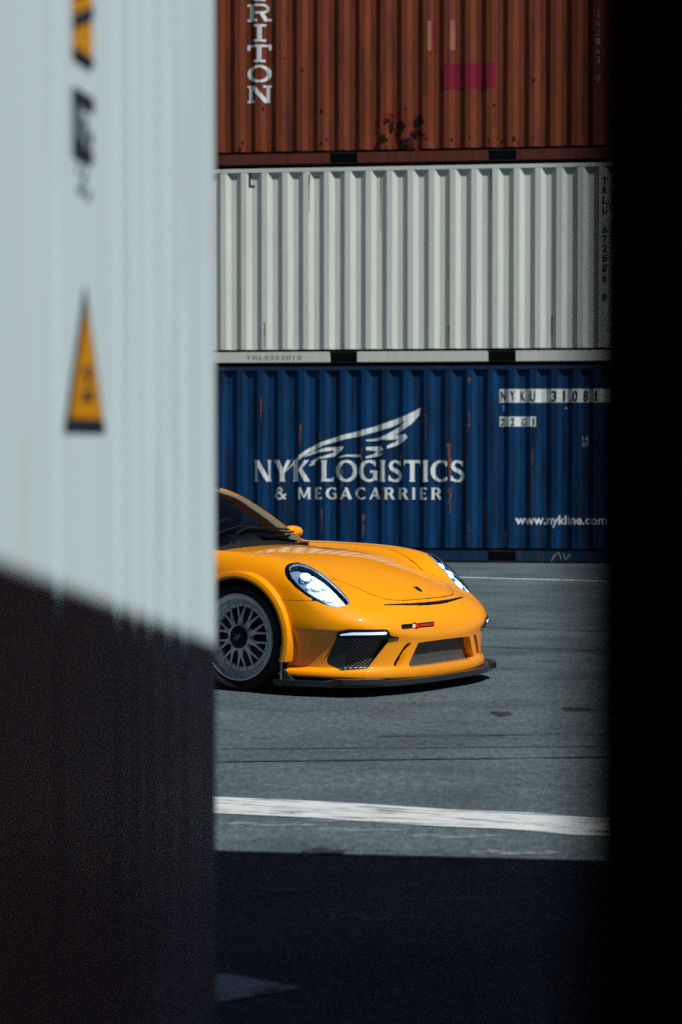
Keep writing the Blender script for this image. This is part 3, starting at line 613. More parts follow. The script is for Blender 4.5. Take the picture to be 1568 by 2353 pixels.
def net(fn, lo, hi, h):
    """dual contour of fn = 0 in a box (keeps creases and cut edges crisp)"""
    lo = np.array(lo, float); hi = np.array(hi, float); n = np.ceil((hi - lo) / h).astype(int) + 1
    ax = [(lo[i] + h * np.arange(n[i])).astype(f32) for i in range(3)]
    X, Y, Z = np.meshgrid(*ax, indexing='ij'); D = fn(X, Y, Z).astype(f32); del X, Y, Z
    D[D == 0] = 1e-7; S = D < 0
    c = [S[:-1, :-1, :-1], S[1:, :-1, :-1], S[:-1, 1:, :-1], S[1:, 1:, :-1], S[:-1, :-1, 1:], S[1:, :-1, 1:], S[:-1, 1:, 1:], S[1:, 1:, 1:]]
    s = sum(q.astype(np.int8) for q in c); act = (s > 0) & (s < 8); I = np.argwhere(act)
    idx = np.full(act.shape, -1, np.int64); idx[act] = np.arange(len(I))
    off = np.array([[0, 0, 0], [1, 0, 0], [0, 1, 0], [1, 1, 0], [0, 0, 1], [1, 0, 1], [0, 1, 1], [1, 1, 1]])
    val = np.stack([D[I[:, 0] + o[0], I[:, 1] + o[1], I[:, 2] + o[2]] for o in off], 1)
    cnt = np.zeros(len(I)); acc = np.zeros((len(I), 3)); A_ = np.zeros((len(I), 3, 3)); B_ = np.zeros((len(I), 3)); e = f32(h * .04); rec = []
    for a_, b_ in ((0, 1), (2, 3), (4, 5), (6, 7), (0, 2), (1, 3), (4, 6), (5, 7), (0, 4), (1, 5), (2, 6), (3, 7)):
        va, vb = val[:, a_], val[:, b_]; w = np.where((va < 0) != (vb < 0))[0]
        if not len(w): continue
        oa, ob = off[a_].astype(float), off[b_].astype(float); t0, t1 = np.zeros(len(w)), np.ones(len(w)); fa, fb = va[w].astype(float), vb[w].astype(float)
        base = lo + I[w] * h
        for k in range(3):
            t = t0 + (t1 - t0) * np.clip(fa / (fa - fb), .03, .97); q = base + h * (oa + (ob - oa) * t[:, None]); g = fn(*q.astype(f32).T).astype(float)
            same = (g < 0) == (fa < 0); t0 = np.where(same, t, t0); fa = np.where(same, g, fa); t1 = np.where(same, t1, t); fb = np.where(same, fb, g)
        t = t0 + (t1 - t0) * np.clip(fa / (fa - fb + 1e-12), 0, 1); q = base + h * (oa + (ob - oa) * t[:, None]); p = q.astype(f32).T
        G = np.stack([fn(*(p + np.array([[e * (i == j)] for j in range(3)], f32))) - fn(*(p - np.array([[e * (i == j)] for j in range(3)], f32))) for i in range(3)], 1).astype(float)
        G /= np.maximum(np.linalg.norm(G, axis=1), 1e-9)[:, None]
        acc[w] += q; cnt[w] += 1; rec.append((w, q, G))
    mean = acc / cnt[:, None]
    for w, q, G in rec:
        A_[w] += G[:, :, None] * G[:, None, :]; B_[w] += G * ((G * (q - mean[w])).sum(1))[:, None]
    A_ += np.eye(3) * .06
    x = np.linalg.solve(A_, B_[:, :, None])[:, :, 0]; L_ = np.linalg.norm(x, axis=1); x *= np.minimum(1, .75 * h / np.maximum(L_, 1e-12))[:, None]
    V = mean + x
    F_ = []
    for axis in range(3):
        o = [i for i in range(3) if i != axis]
        sl0 = [slice(None)] * 3; sl1 = [slice(None)] * 3; sl0[axis] = slice(None, -1); sl1[axis] = slice(1, None)
        A, B = S[tuple(sl0)], S[tuple(sl1)]; E = np.argwhere(A != B)
        E = E[(E[:, o[0]] > 0) & (E[:, o[1]] > 0) & (E[:, o[0]] < n[o[0]] - 1) & (E[:, o[1]] < n[o[1]] - 1)]
        inside = A[E[:, 0], E[:, 1], E[:, 2]]
        def at(d0, d1):
            q = E.copy(); q[:, o[0]] -= d0; q[:, o[1]] -= d1; return idx[q[:, 0], q[:, 1], q[:, 2]]
        Q = np.stack([at(1, 1), at(0, 1), at(0, 0), at(1, 0)], 1)
        flip = inside if axis != 1 else ~inside
        Q[~flip] = Q[~flip][:, ::-1]; F_.append(Q)
    Fc = np.concatenate(F_); Fc = Fc[(Fc >= 0).all(1)]
    return V, Fc

def sheet(fn, mask, lo, hi, h):
    """the part of one surface fn = 0 where mask < 0, as an open sheet"""
    V, Fc = net(fn, lo, hi, h); p = V.astype(f32).T; m = mask(*p); keep = (m[Fc] < 0).all(1); Fc = Fc[keep]
    used = np.unique(Fc); ix = np.full(len(V), -1); ix[used] = np.arange(len(used)); return V[used], ix[Fc]
def spline_closed(pts, n=8):
    out = []; m = len(pts)
    for i in range(m):
        p0, p1, p2, p3 = (np.array(pts[(i + k - 1) % m], float) for k in range(4))
        for t in np.linspace(0, 1, n, endpoint=False):
            out.append(tuple(.5 * (2 * p1 + (p2 - p0) * t + (2 * p0 - 5 * p1 + 4 * p2 - p3) * t * t + (3 * p1 - p0 - 3 * p2 + p3) * t ** 3)))
    return out
def mirror_poly(half): return half + [(x, -a) for x, a in half[::-1] if a > 1e-6]
def smooth_open(pts, n=6):
    out = []; m = len(pts)
    for i in range(m - 1):
        p0, p1, p2, p3 = (np.array(pts[min(max(i + k - 1, 0), m - 1)], float) for k in range(4))
        for t in np.linspace(0, 1, n, endpoint=False):
            out.append(tuple(.5 * (2 * p1 + (p2 - p0) * t + (2 * p0 - 5 * p1 + 4 * p2 - p3) * t * t + (3 * p1 - p0 - 3 * p2 + p3) * t ** 3)))
    return out + [tuple(pts[-1])]
H_HOOD = poly_sd(mirror_poly([(-.485, 0), (-.515, .3), (-.605, .6), (-.635, .66)] + smooth_open([(-.3, .66), (.04, .63), (.25, .567), (.43, .505), (.63, .452), (.71, .41), (.76, .36), (.79, .28), (.81, .16), (.816, 0)])))
HL3 = [(0.297, 0.802, 0.753), (0.288, 0.773, 0.775), (0.298, 0.737, 0.787), (0.328, 0.696, 0.789), (0.377, 0.663, 0.775), (0.437, 0.645, 0.745), (0.499, 0.63, 0.703), (0.561, 0.616, 0.652), (0.617, 0.612, 0.601), (0.662, 0.631, 0.567), (0.678, 0.658, 0.55), (0.676, 0.697, 0.54), (0.647, 0.748, 0.539), (0.601, 0.786, 0.551), (0.548, 0.812, 0.574), (0.476, 0.832, 0.611), (0.407, 0.838, 0.655), (0.352, 0.833, 0.697), (0.319, 0.823, 0.725)]
KT = .45                               # the lamp opening is cut along a slanted axis, square to the wing there
HL_R = poly_sd(spline_closed([(x - KT * (z - .66), a - KT * (z - .66)) for x, a, z in HL3], 3), .0015)
def H_LAMP(x, a, z): return np.maximum(HL_R(x - KT * (z - .66), a - KT * (z - .66)), .47 - z)
H_INT = poly_sd([(-.135, .368), (-.186, .215), (-.178, .192), (-.106, .157), (.045, .166), (.062, .176), (.182, .322), (.188, .368)])
H_DRL = poly_sd([(-.140, .366), (-.128, .398), (-.075, .412), (.17, .404), (.190, .385), (.195, .366), (.262, .350), (.19, .345), (.0, .352), (-.13, .352)])
H_GLOW = poly_sd([(-.125, .372), (-.05, .375), (.16, .373), (.172, .382), (.16, .390), (-.05, .391), (-.115, .381)])
H_BLADE = poly_sd([(-.3, .42), (-.3, .1), (-.100, .1), (-.085, .17), (-.045, .362), (-.045, .42)])
H_CEN = poly_sd(mirror_poly([(.311, 0), (.309, .22), (.306, .285), (.298, .292), (.185, .36), (.170, .362), (.160, .34), (.160, 0)]))      # (z, a)
H_SLT = poly_sd(spline_closed([(.306, .350), (.303, .395), (.235, .448), (.185, .478), (.166, .448), (.185, .425), (.25, .385)], 4))   # (z, a)
H_WS = poly_sd(mirror_poly([(-.540, 0), (-.570, .3), (-.652, .60), (-.690, .656), (-.86, .602), (-1.0, .552), (-1.13, .506), (-1.200, .460), (-1.195, .3), (-1.18, 0)]))
H_RW = poly_sd(mirror_poly([(-1.98, 0), (-1.99, .38), (-2.05, .43), (-2.7, .52), (-2.74, .48), (-2.76, 0)]))
H_SW = poly_sd(spline_closed([(-.98, .925), (-1.12, 1.05), (-1.34, 1.155), (-1.6, 1.205), (-1.95, 1.16), (-2.25, 1.02), (-2.28, .93), (-1.7, .905), (-1.1, .905)], 4))   # (x, z)
H_COWL = poly_sd(mirror_poly([(-.488, 0), (-.518, .3), (-.608, .6), (-.638, .668), (-.690, .668), (-.652, .60), (-.570, .3), (-.540, 0)]))
def tt(x, a): return .66 * x - .75 * a
XF0 = -1.45
def well(x, a, z, xc=0., zc=.335, r=.368): return np.maximum(np.sqrt((x - xc) ** 2 + (z - zc) ** 2) - r, .50 - a)
def vent(x, a): return np.maximum(np.abs(x - (.852 - .35 * a * a)) - .0105 + .018 * np.clip(a - .12, 0, 1), a - .44)
def cut(f, reg, F, dep): return np.maximum(f, -np.maximum(reg, -(F + dep)))
def zone(x, a, z): return np.minimum(z - .5778, np.maximum(a - .70, .300 - x))
def fn_bumper(x, y, z):
    a = np.abs(y); F = Fs(x, y, z)
    f = np.maximum(np.maximum(F, zone(x, a, z) + .0015 * (a > .69)), .22 - x)
    f = np.maximum(f, -(H_HOOD(x, y) - .0035))
    f = np.maximum(f, -well(x, a, z))
    f = cut(f, H_LAMP(x, a, z), F, .09)
    t = tt(x, a); fr = .5 - x
    f = cut(f, np.maximum(H_INT(t, z), fr), F, .06)
    f = cut(f, np.maximum(H_CEN(z, y), .6 - x), F, .085)
    f = cut(f, np.maximum(H_SLT(z, a), .6 - x), F, .07)
    f = cut(f, np.maximum(vent(x, a), .46 - z), F, .035)
    f = cut(f, np.sqrt((y + .305) ** 2 + (z - .412) ** 2) - .022, F, .04)
    return f
def fn_hood(x, y, z):
    F = Fs(x, y, z); return np.maximum(np.maximum(F, -(F + .03)), np.maximum(H_HOOD(x, y) + .0015, .45 - z))
def fn_cab(x, y, z, F): return np.maximum(np.maximum(F + .035, .50 - z), np.maximum(x + .55 + .33 * y * y, -2.75 - x))
def fn_body(x, y, z):
    a = np.abs(y); F = Fb(x, y, z)
    f = np.maximum(F, -np.maximum(zone(x, a, z) - .0012 * (a > .69), .22 - x))
    f = cut(f, np.maximum(H_HOOD(x, y) - .0015, .45 - z), F, .04)
    f = np.maximum(f, -well(x, a, z)); f = np.maximum(f, -well(x, a, z, -2.457, .34, .385))
    f = cut(f, H_LAMP(x, a, z), F, .09)
    f = cut(f, np.maximum(H_COWL(x, y) - .007, .7 - z), F, .030)
    f = np.maximum(f, -fn_cab(x, y, z, F))
    f = cut(f, np.maximum(H_WS(x, y), .86 - z), F, .06)
    f = cut(f, np.maximum(H_RW(x, y), .90 - z), F, .06)
    f = cut(f, np.maximum(H_SW(x, z), .40 - a), F, .06)
    return f
def car_part(name, fn, lo, hi, h, m, parent, sharp=38, dark=None, mdark=None):
    V, Fc = net(fn, lo, hi, h); o = mesh(name, V, Fc, m, parent, smooth=True, sharp=sharp)
    if dark is not None:
        o.data.materials.append(mdark or M['black']); ce = V[Fc].mean(1); o.data.polygons.foreach_set('material_index', dark(ce[:, 0], ce[:, 1], ce[:, 2]).astype(np.int32)); o.data.update()
    return o
def sheet_part(name, F0, dep, reg, lo, hi, h, m, parent):
    V, Fc = sheet(lambda x, y, z: F0(x, y, z) + dep, lambda x, y, z: reg(x, np.abs(y), z, y), lo, hi, h); return mesh(name, V, Fc, m, parent, smooth=True)
def shell(F0, reg, d0, d1):            # between depths d0 (outer) and d1 (inner) under the skin
    return lambda x, y, z: np.maximum(np.maximum(F0(x, y, z) + d0, -(F0(x, y, z) + d1)), reg(x, np.abs(y), z, y))
PSI = R(36.5)
car = empty('sports_car', (-.106, 14.11, 0), -PSI)
tag(car, 'low orange sports car with lit headlights parked before the stacked containers', 'car')
liner = lambda x, y, z: ((x * x + (z - .335) ** 2 < .385 ** 2) & (np.abs(y) < .85) & (Fs(x.astype(f32), y.astype(f32), z.astype(f32)) < -.0025)) | ((((x + 2.457) ** 2 + (z - .34) ** 2) < .40 ** 2) & (np.abs(y) < .88) & (Fs(x.astype(f32), y.astype(f32), z.astype(f32)) < -.0025))
def dk(d): return lambda x, y, z: Fb(x.astype(f32), y.astype(f32), z.astype(f32)) < -d
car_part('front_bumper', fn_bumper, (.2, -.95, .06), (1.0, .95, .86), .0068, M['orange'], car, 32,
    dark=lambda x, y, z: liner(x, y, z) | ((x < .24)) | ((z > .48) & (Fs(x.astype(f32), y.astype(f32), z.astype(f32)) < -.0014)) | ((Fs(x.astype(f32), y.astype(f32), z.astype(f32)) < -.012) & (H_INT(tt(x, np.abs(y)), z) < .006)) | ((H_SLT(z, np.abs(y)) < .006) & (Fs(x.astype(f32), y.astype(f32), z.astype(f32)) < -.03)))
car_part('hood', fn_hood, (-.68, -.72, .5), (.86, .72, .92), .009, M['orange'], car, 38, dark=dk(.0014))
car_part('body', fn_body, (XF0, -.97, .08), (.78, .97, 1.32), .0095, M['orange'], car, 36,
    dark=lambda x, y, z: liner(x, y, z) | ((Fb(x.astype(f32), y.astype(f32), z.astype(f32)) < np.where((x < -.64) & (np.abs(y) > .38) & (z > .85), -.030, -.0014)) & (z > .5)))
rear = car_part('rear_body', lambda x, y, z: np.maximum(fn_body(x, y, z), x - (XF0 + .012)), (-3.75, -1.0, .08), (XF0 + .06, 1.0, 1.34), .016, M['orange'], car, 36,
    dark=lambda x, y, z: liner(x, y, z) | ((Fb(x.astype(f32), y.astype(f32), z.astype(f32)) < -.0025)))
# wheel-arch flares, one on each front wing
for s in (-1, 1):
    def fn_flare(x, y, z, s=s):
        r = np.sqrt(x * x + (z - .335) ** 2); a = y * s
        out = .922 - .35 * np.clip(r - .382, 0, 1)
        f = smax(np.abs(r - .386) - .022, smax(a - out, .80 - a, .004), .008)
        return np.maximum(f, .205 - z + .1 * (x < 0))
    car_part('wheel_arch_flare', fn_flare, (-.43, min(s * .78, s * .94), .08), (.43, max(s * .78, s * .94), .77), .006, M['orange'], car, 40,
        dark=lambda x, y, z: (np.sqrt(x * x + (z - .335) ** 2) < .3665) & (np.abs(y) < .89))
# splitter with turned-up corners
def fn_split(x, y, z):
    a = np.abs(y); p = Pl(x, a, np.full_like(z, .14))
    f = np.maximum(np.maximum(p - .045 + .25 * np.clip(z - .09, 0, 1), np.abs(z - .079) - .017), .30 - x)
    w = np.maximum(np.maximum(np.abs(p - .022) - .010, np.abs(z - .13) - .075), np.maximum(.352 - x, x - .47 + 1.1 * (z - .06)))
    tip = np.maximum(np.maximum(np.abs(p - .055) - .018, np.abs(z - .095) - .016), np.maximum(.62 - a, a - .82))
    return smin(smin(f, w, .01), np.where(x > .5, tip, 1), .03)
car_part('front_splitter', fn_split, (.26, -1.02, .03), (1.06, 1.02, .24), .0075, M['carbon'], car, 40)
MB().box((.338, -.905, .055), (.350, -.890, .30)).build('splitter_end_plate', M['mark_grey'], car, bevel=.002)
MB().box((.338, .890, .055), (.350, .905, .30)).build('splitter_end_plate', M['mark_grey'], car, bevel=.002)
# intakes and day lights
for s in (-1, 1):
    box = ((.45, min(s * .38, s * .90), .12), (1.0, max(s * .38, s * .90), .44))
    side = lambda y, s=s: np.where(y * s > 0, -1., 1.).astype(f32)
    sheet_part('intake_grille', Fs, .040, lambda x, a, z, y: np.maximum(np.maximum(H_INT(tt(x, a), z) - .014, .5 - x), side(y)), *box, .008, M['grille'], car)
    car_part('intake_blade', shell(Fs, lambda x, a, z, y: np.maximum(np.maximum(np.maximum(H_INT(tt(x, a), z) - .002, H_BLADE(tt(x, a), z)), .5 - x), side(y)), .006, .018), *box, .0055, M['carbon'], car)
    d = car_part('daytime_lamp', shell(Fs, lambda x, a, z, y: np.maximum(np.maximum(H_DRL(tt(x, a), z), .5 - x), side(y)), -.010, .030), *box, .005, M['black'], car)
    car_part('light_strip', shell(Fs, lambda x, a, z, y: np.maximum(np.maximum(H_GLOW(tt(x, a), z), .5 - x), side(y)), -.0125, .0), *box, .004, M['drl'], d)
sheet_part('centre_grille', Fs, .052, lambda x, a, z, y: np.maximum(H_CEN(z, y) - .014, .6 - x), (.70, -.44, .11), (1.0, .44, .36), .008, M['grille_fine'], car)
# headlights
def pt(x, a, dep=0., s=-1):            # point on (or dep under) the skin above (x, a)
    zz = np.linspace(.35, .95, 1201, dtype=f32); F = Fs(np.full_like(zz, x), np.full_like(zz, a), zz); k = np.where(F < 0)[0].max(); z = float(zz[k])
    e = 1e-2
    def zat(x, a):
        F = Fs(np.full_like(zz, x), np.full_like(zz, a), zz); w = np.where(F < 0)[0]; return float(zz[w.max()]) if len(w) else .3
    n = Vector((-(zat(x + e, a) - zat(x - e, a)) / (2 * e), -(zat(x, a + e) - zat(x, a - e)) / (2 * e), 1)).normalized()
    p = Vector((x, a, z)) - n * dep; return Vector((p.x, p.y * s, p.z)), Vector((n.x, n.y * s, n.z))
for s in (-1, 1):
    hlamp = empty('headlight', (0, 0, 0), 0, car)
    box = ((.26, min(s * .62, s * .86), .44), (.75, max(s * .62, s * .86), .84))
    lo, hi = box
    side = lambda y, s=s: np.where(y * s > 0, -1., 1.).astype(f32)
    inner = lambda x, a, z: H_LAMP(x - .015, a + .003, z) + .012
    car_part('lamp_bezel', shell(Fs, lambda x, a, z, y: np.maximum(np.maximum(H_LAMP(x, a, z) + .001, -inner(x, a, z)), side(y)), .006, .055), lo, hi, .005, M['black'], hlamp)
    car_part('lamp_trim_ring', shell(Fs, lambda x, a, z, y: np.maximum(np.abs(inner(x, a, z) + .003) - .0035, side(y)), .003, .014), lo, hi, .0035, M['chrome'], hlamp)
    sheet_part('lamp_lens', lambda x, y, z: Fs(x, y, z) - .010 * np.clip(-H_LAMP(x, np.abs(y), z) / .05, 0, 1) ** .6, .0015, lambda x, a, z, y: np.maximum(H_LAMP(x, a, z) - .008, side(y)), lo, hi, .008, M['lens'], hlamp)
    sheet_part('lamp_bowl', Fs, .056, lambda x, a, z, y: np.maximum(inner(x, a, z) - .014, side(y)), lo, hi, .008, M['chrome'], hlamp)
    sheet_part('lamp_diffuser', Fs, .050, lambda x, a, z, y: np.maximum(inner(x, a, z) + .006, np.maximum(side(y), .435 - x + .25 * (a - .74))), lo, hi, .008, M['diffuser'], hlamp)
    for (x, a, r, mm) in ((.425, .752, .027, 'lamp'), (.505, .742, .030, 'lamp'), (.585, .732, .030, 'lamp'), (.475, .788, .012, 'lamp'), (.565, .772, .012, 'lamp'), (.455, .715, .010, 'lamp'), (.64, .705, .024, 'lamp_soft'), (.535, .700, .016, 'lamp_soft')):
        p, n = pt(x, a, .030, s)
        b = bmesh.new(); bmesh.ops.create_icosphere(b, subdivisions=3, radius=r)
        q = n.to_track_quat('Z', 'Y').to_matrix().to_4x4()
        bmesh.ops.transform(b, matrix=Matrix.Translation(p) @ q @ Matrix.Diagonal((1, 1, .55, 1)), verts=b.verts)
        me = bpy.data.meshes.new('lamp_projector'); b.to_mesh(me); b.free(); me.shade_smooth(); link('lamp_projector', me, M[mm], hlamp)
        k = MB(); pr_ = []
        m4 = Matrix.Translation(p - n * .012) @ q
        V = []; nn = 28
        for rr, zz in ((r * 1.02, .0), (r * 1.28, .014), (r * 1.34, .012), (r * 1.1, -.010)): V += [m4 @ Vector((rr * math.cos(2 * math.pi * i / nn), rr * math.sin(2 * math.pi * i / nn), zz)) for i in range(nn)]
        k.add(V, [(j * nn + i, j * nn + (i + 1) % nn, (j + 1) * nn + (i + 1) % nn, (j + 1) * nn + i) for j in range(3) for i in range(nn)]).build('lamp_reflector', M['chrome'], hlamp, smooth=True, sharp=50)
# glass
sheet_part('windscreen', Fb, .007, lambda x, a, z, y: np.maximum(H_WS(x, y) - .016, .80 - z), (-1.34, -.74, .78), (-.54, .74, 1.32), .012, M['windscreen'], car)
sheet_part('rear_window', Fb, .007, lambda x, a, z, y: np.maximum(H_RW(x, y) - .016, .86 - z), (-2.84, -.6, .85), (-1.9, .6, 1.32), .016, M['windscreen'], car)
for s in (-1, 1):
    sheet_part('side_window', Fb, .007, lambda x, a, z, y, s=s: np.maximum(H_SW(x, z) - .016, .4 - y * s), (-2.35, min(s * .4, s * .8), .86), (-.85, max(s * .4, s * .8), 1.25), .016, M['windscreen'], car)
# cabin
MB().hexa([(-.62, -.62, .56), (-1.02, -.62, .56), (-1.02, .62, .56), (-.62, .62, .56)], [(-.72, -.60, .845), (-1.00, -.60, .825), (-1.00, .60, .825), (-.72, .60, .845)]).build('dashboard', M['leather'], car, bevel=.03)
b = MB(); b.hexa([(-.90, .16, .82), (-1.08, .18, .82), (-1.08, .54, .82), (-.90, .56, .82)], [(-.94, .20, .895), (-1.05, .22, .905), (-1.05, .50, .905), (-.94, .52, .895)]); b.build('instrument_hood', M['leather'], car, bevel=.025)
wheel_pts = [Vector((-1.20 + .075 * math.sin(t), .36 + .18 * math.cos(t), .84 + .165 * math.sin(t))) for t in [2 * math.pi * k / 40 for k in range(41)]]
sw = MB(); sw.tube(wheel_pts, .016, 8); sw.tube([(-1.20, .19, .84), (-1.18, .36, .83), (-1.20, .53, .84)], .02, 6); sw.build('steering_wheel', M['leather'], car, smooth=True)
for s in (-1, 1):
    t = MB(); t.hexa([(-1.35, s * .36 - .25, .42), (-1.85, s * .36 - .25, .40), (-1.85, s * .36 + .25, .40), (-1.35, s * .36 + .25, .42)], [(-1.36, s * .36 - .24, .56), (-1.80, s * .36 - .24, .52), (-1.80, s * .36 + .24, .52), (-1.36, s * .36 + .24, .56)])
    t.hexa([(-1.72, s * .36 - .25, .5), (-1.88, s * .36 - .25, .5), (-1.88, s * .36 + .25, .5), (-1.72, s * .36 + .25, .5)], [(-1.90, s * .36 - .15, 1.10), (-2.00, s * .36 - .15, 1.10), (-2.00, s * .36 + .15, 1.10), (-1.90, s * .36 + .15, 1.10)])
    t.build('seat', M['leather'], car, bevel=.04)
cg = MB()
for s in (-1, 1): cg.tube([(-2.0, s * .58, .5), (-1.98, s * .50, 1.0), (-1.95, s * .40, 1.17)], .02, 8)
cg.tube([(-1.95, -.40, 1.17), (-1.95, .40, 1.17)], .02, 8); cg.build('roll_cage', M['black'], car, smooth=True)
# wipers
def skin(x, y, up):
    zz = np.linspace(.6, 1.3, 1401, dtype=f32); F = Fb(np.full_like(zz, x), np.full_like(zz, y), zz); return Vector((x, y, float(zz[np.where(F < 0)[0].max()]) + up))
for pts in ([(-.57, -.22), (-.60, -.05), (-.61, .25), (-.68, .50)], [(-.58, .25), (-.615, .42), (-.70, .58)], [(-.575, -.55), (-.62, -.40), (-.62, -.15), (-.60, .05)]):
    w = MB(); w.tube([skin(x, y, .022) for x, y in pts], [.007, .006, .005, .004][:len(pts)], 8); w.tube([skin(x - .012, y, .010) for x, y in pts[1:]], .004, 6); w.build('wiper', M['black'], car, smooth=True)
# badge, towing strap
p, n = pt(.738, 0., -.001, 1)
q = n.to_track_quat('Z', 'X').to_matrix().to_4x4(); ex = Vector((1, 0, 0)) - n * n.x; ex.normalize(); ey = n.cross(ex)
ol = [(-.030, -.021), (-.030, .021), (.004, .022), (.020, .015), (.032, 0), (.020, -.015), (.004, -.022)]
bd = MB(); bd.hexa([p + ex * a + ey * b_ for a, b_ in ol], [p + ex * a * .95 + ey * b_ * .95 + n * .003 for a, b_ in ol]); bo = bd.build('badge', M['black'], car)
bc = MB(); bc.hexa([p + ex * a * .5 + ey * b_ * .5 + n * .003 for a, b_ in ol], [p + ex * a * .45 + ey * b_ * .45 + n * .0042 for a, b_ in ol]); bc.build('badge_centre', M['gold'], bo)
def front(y, z, out):
    xx = np.linspace(.6, 1.05, 1801, dtype=f32); F = Fs(xx, np.full_like(xx, y), np.full_like(xx, z)); return Vector((float(xx[np.where(F < 0)[0].max()]) + out, y, z))
def strap(name, y0, y1, w, m, out, th=.004, n=8, parent=car):
    V = []; Fc = []
    for i in range(n + 1):
        y = y0 + (y1 - y0) * i / n; c = front(y, .413 - .004 * (y + .3), out); d = Vector((.95, .25 * (-1 if y < 0 else 0), 0)).normalized()
        V += [c + Vector((0, 0, w / 2)), c - Vector((0, 0, w / 2)), c - Vector((0, 0, w / 2)) - d * th, c + Vector((0, 0, w / 2)) - d * th]
    for i in range(n): Fc += [(4 * i + k, 4 * i + (k + 1) % 4, 4 * i + 4 + (k + 1) % 4, 4 * i + 4 + k) for k in range(4)]
    Fc += [(0, 1, 2, 3), (4 * n + 3, 4 * n + 2, 4 * n + 1, 4 * n)]
    b = MB(); b.add(V, Fc); return b.build(name, m, parent)
ts = strap('tow_strap', -.435, -.125, .030, M['black'], .006)
strap('strap_webbing', -.275, -.135, .013, M['red_strap'], .009, parent=ts)
strap('strap_tag', -.345, -.318, .022, M['white_tag'], .009, n=2, parent=ts)
strap('strap_webbing', -.318, -.285, .020, M['red_strap'], .0095, n=2, parent=ts)
# shut lines between bumper and wing, mirrors
for s in (-1, 1):
    car_part('wing_mirror', lambda x, y, z, s=s: smin((np.sqrt(((x + 1.0) / .062) ** 2 + ((y * s - .945) / .100) ** 2 + ((z - .905) / .046) ** 2) - 1) * .07, np.maximum(np.sqrt((x + .965) ** 2 + (z - .87 + .25 * (.84 - y * s)) ** 2) - .017, np.abs(y * s - .80) - .10), .02), (-1.1, min(s * .66, s * 1.1), .80), (-.86, max(s * .66, s * 1.1), 1.03), .007, M['orange'], car)
# tail lamps
car_part('tail_lamp', shell(Fs, lambda x, a, z, y: np.maximum(np.abs(z - .70) - .03, x + 3.25), -.006, .02), (-3.7, -.95, .6), (-3.2, .95, .8), .014, mat('tail_lamp_red', (.25, .01, .01), .2, var=.05), car)

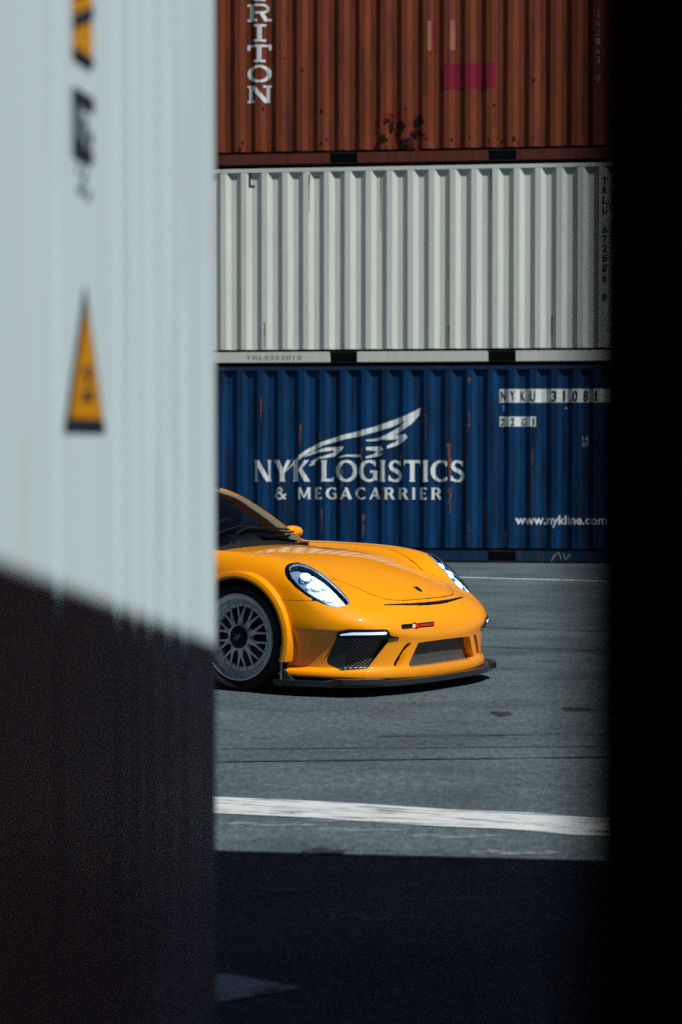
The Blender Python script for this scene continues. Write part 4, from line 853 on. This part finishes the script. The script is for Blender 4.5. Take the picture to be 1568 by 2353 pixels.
# ------------------------------------------------------------------ wheels
def spoke_bar(b, p, q, w0, w1, d0, d1):          # tapered bar in the wheel plane; points (r, angle, y)
    def P_(r, a): return Vector((r * math.cos(a), 0, r * math.sin(a)))
    A, B = P_(p[0], p[1]), P_(q[0], q[1]); d = (B - A).normalized(); n = Vector((-d.z, 0, d.x))
    b.hexa([A + n * w0 / 2 + Vector((0, p[2], 0)), A - n * w0 / 2 + Vector((0, p[2], 0)), B - n * w1 / 2 + Vector((0, q[2], 0)), B + n * w1 / 2 + Vector((0, q[2], 0))],
           [A + n * w0 * .32 + Vector((0, p[2] - d0, 0)), A - n * w0 * .32 + Vector((0, p[2] - d0, 0)), B - n * w1 * .32 + Vector((0, q[2] - d1, 0)), B + n * w1 * .32 + Vector((0, q[2] - d1, 0))])
def make_wheel():
    # outer face looks along -y; y = 0 is the outer lip
    w = empty('wheel', (0, 0, 0), 0, car)
    MB().lathe_y([(.268, .012), (.285, -.004), (.310, -.010), (.326, .004), (.334, .030), (.336, .12), (.334, .21), (.322, .242), (.27, .245)], 96).build('tyre', M['rubber'], w, smooth=True, sharp=50)
    MB().lathe_y([(.266, .016), (.271, .004), (.269, -.003), (.262, -.004), (.258, .002), (.246, .010), (.238, .013), (.232, .024), (.222, .040), (.213, .047)], 96).build('rim_lip', M['rimlip'], w, smooth=True, sharp=40)
    MB().lathe_y([(.2135, .050), (.2125, .041), (.206, .038), (.196, .038), (.189, .041), (.186, .060), (.230, .09), (.235, .235)], 96).build('rim_barrel', M['rim'], w, smooth=True, sharp=40)
    sp = MB()
    for k in range(10):
        a = R(18 + 36 * k)
        spoke_bar(sp, (.066, a, .024), (.124, a, .031), .050, .030, .012, .011)
        for g in (-1, 1):
            spoke_bar(sp, (.108, a + g * .045, .0292), (.192, a + g * R(9.0), .0395), .021, .012, .010, .006)
    sp.build('spokes', M['rim'], w, bevel=.0015)
    MB().lathe_y([(.086, .060), (.086, .020), (.081, .008), (.074, .005), (.068, .009)], 48).build('hub_ring', M['rimlip'], w, smooth=True, sharp=40)
    MB().lathe_y([(.0682, .010), (.064, .004), (.057, .001), (.02, .000), (.0005, .000)], 48).build('centre_cap', M['black'], w, smooth=True, sharp=40)
    e = MB()
    for q in ([(-.028, -.012), (-.004, .004), (.022, .014)], [(-.01, -.024), (.004, -.004), (.012, .02)], [(-.022, .016), (-.006, .012), (.0, .0)]):
        e.tube([(x, -.0005, z) for x, z in q], .0016, 5)
    e.build('cap_emblem', M['rimlip'], w)
    bl = MB()
    for k in range(20):
        a = R(9 + 18 * k + 4); c = Vector((.2015 * math.cos(a), 0, .2015 * math.sin(a)))
        bl.hexa([c + Vector((.0045 * math.cos(t), .038, .0045 * math.sin(t))) for t in [i * math.pi / 3 for i in range(6)]], [c + Vector((.004 * math.cos(t), .033, .004 * math.sin(t))) for t in [i * math.pi / 3 for i in range(6)]])
    bl.build('rim_bolts', M['steel'], w)
    MB().lathe_y([(.180, .10), (.180, .125), (.09, .125), (.09, .10), (.180, .10)], 64).build('brake_disc', M['steel'], w, smooth=True, sharp=30)
    c = MB()
    for k in range(6):
        a0, a1 = R(120 + 14 * k), R(120 + 14 * (k + 1))
        f = lambda r, a, y: (r * math.cos(a), y, r * math.sin(a))
        c.hexa([f(.14, a0, .075), f(.205, a0, .075), f(.205, a1, .075), f(.14, a1, .075)], [f(.14, a0, .15), f(.205, a0, .15), f(.205, a1, .15), f(.14, a1, .15)])
    c.build('brake_caliper', M['caliper'], w)
    return w
wh = make_wheel()
def wheel_copy(loc, rz):
    r = wh.copy(); C.objects.link(r); r.parent = car; r.location = loc; r.rotation_euler = (0, 0, rz)
    for ch in list(wh.children):
        c = ch.copy(); C.objects.link(c); c.parent = r
wh.location = (0, -.892, .336); wh.rotation_euler = (0, 0, R(1.5))
wheel_copy((0, .892, .336), R(180 + 1.5)); wheel_copy((-2.457, -.925, .336), 0); wheel_copy((-2.457, .925, .336), R(180))
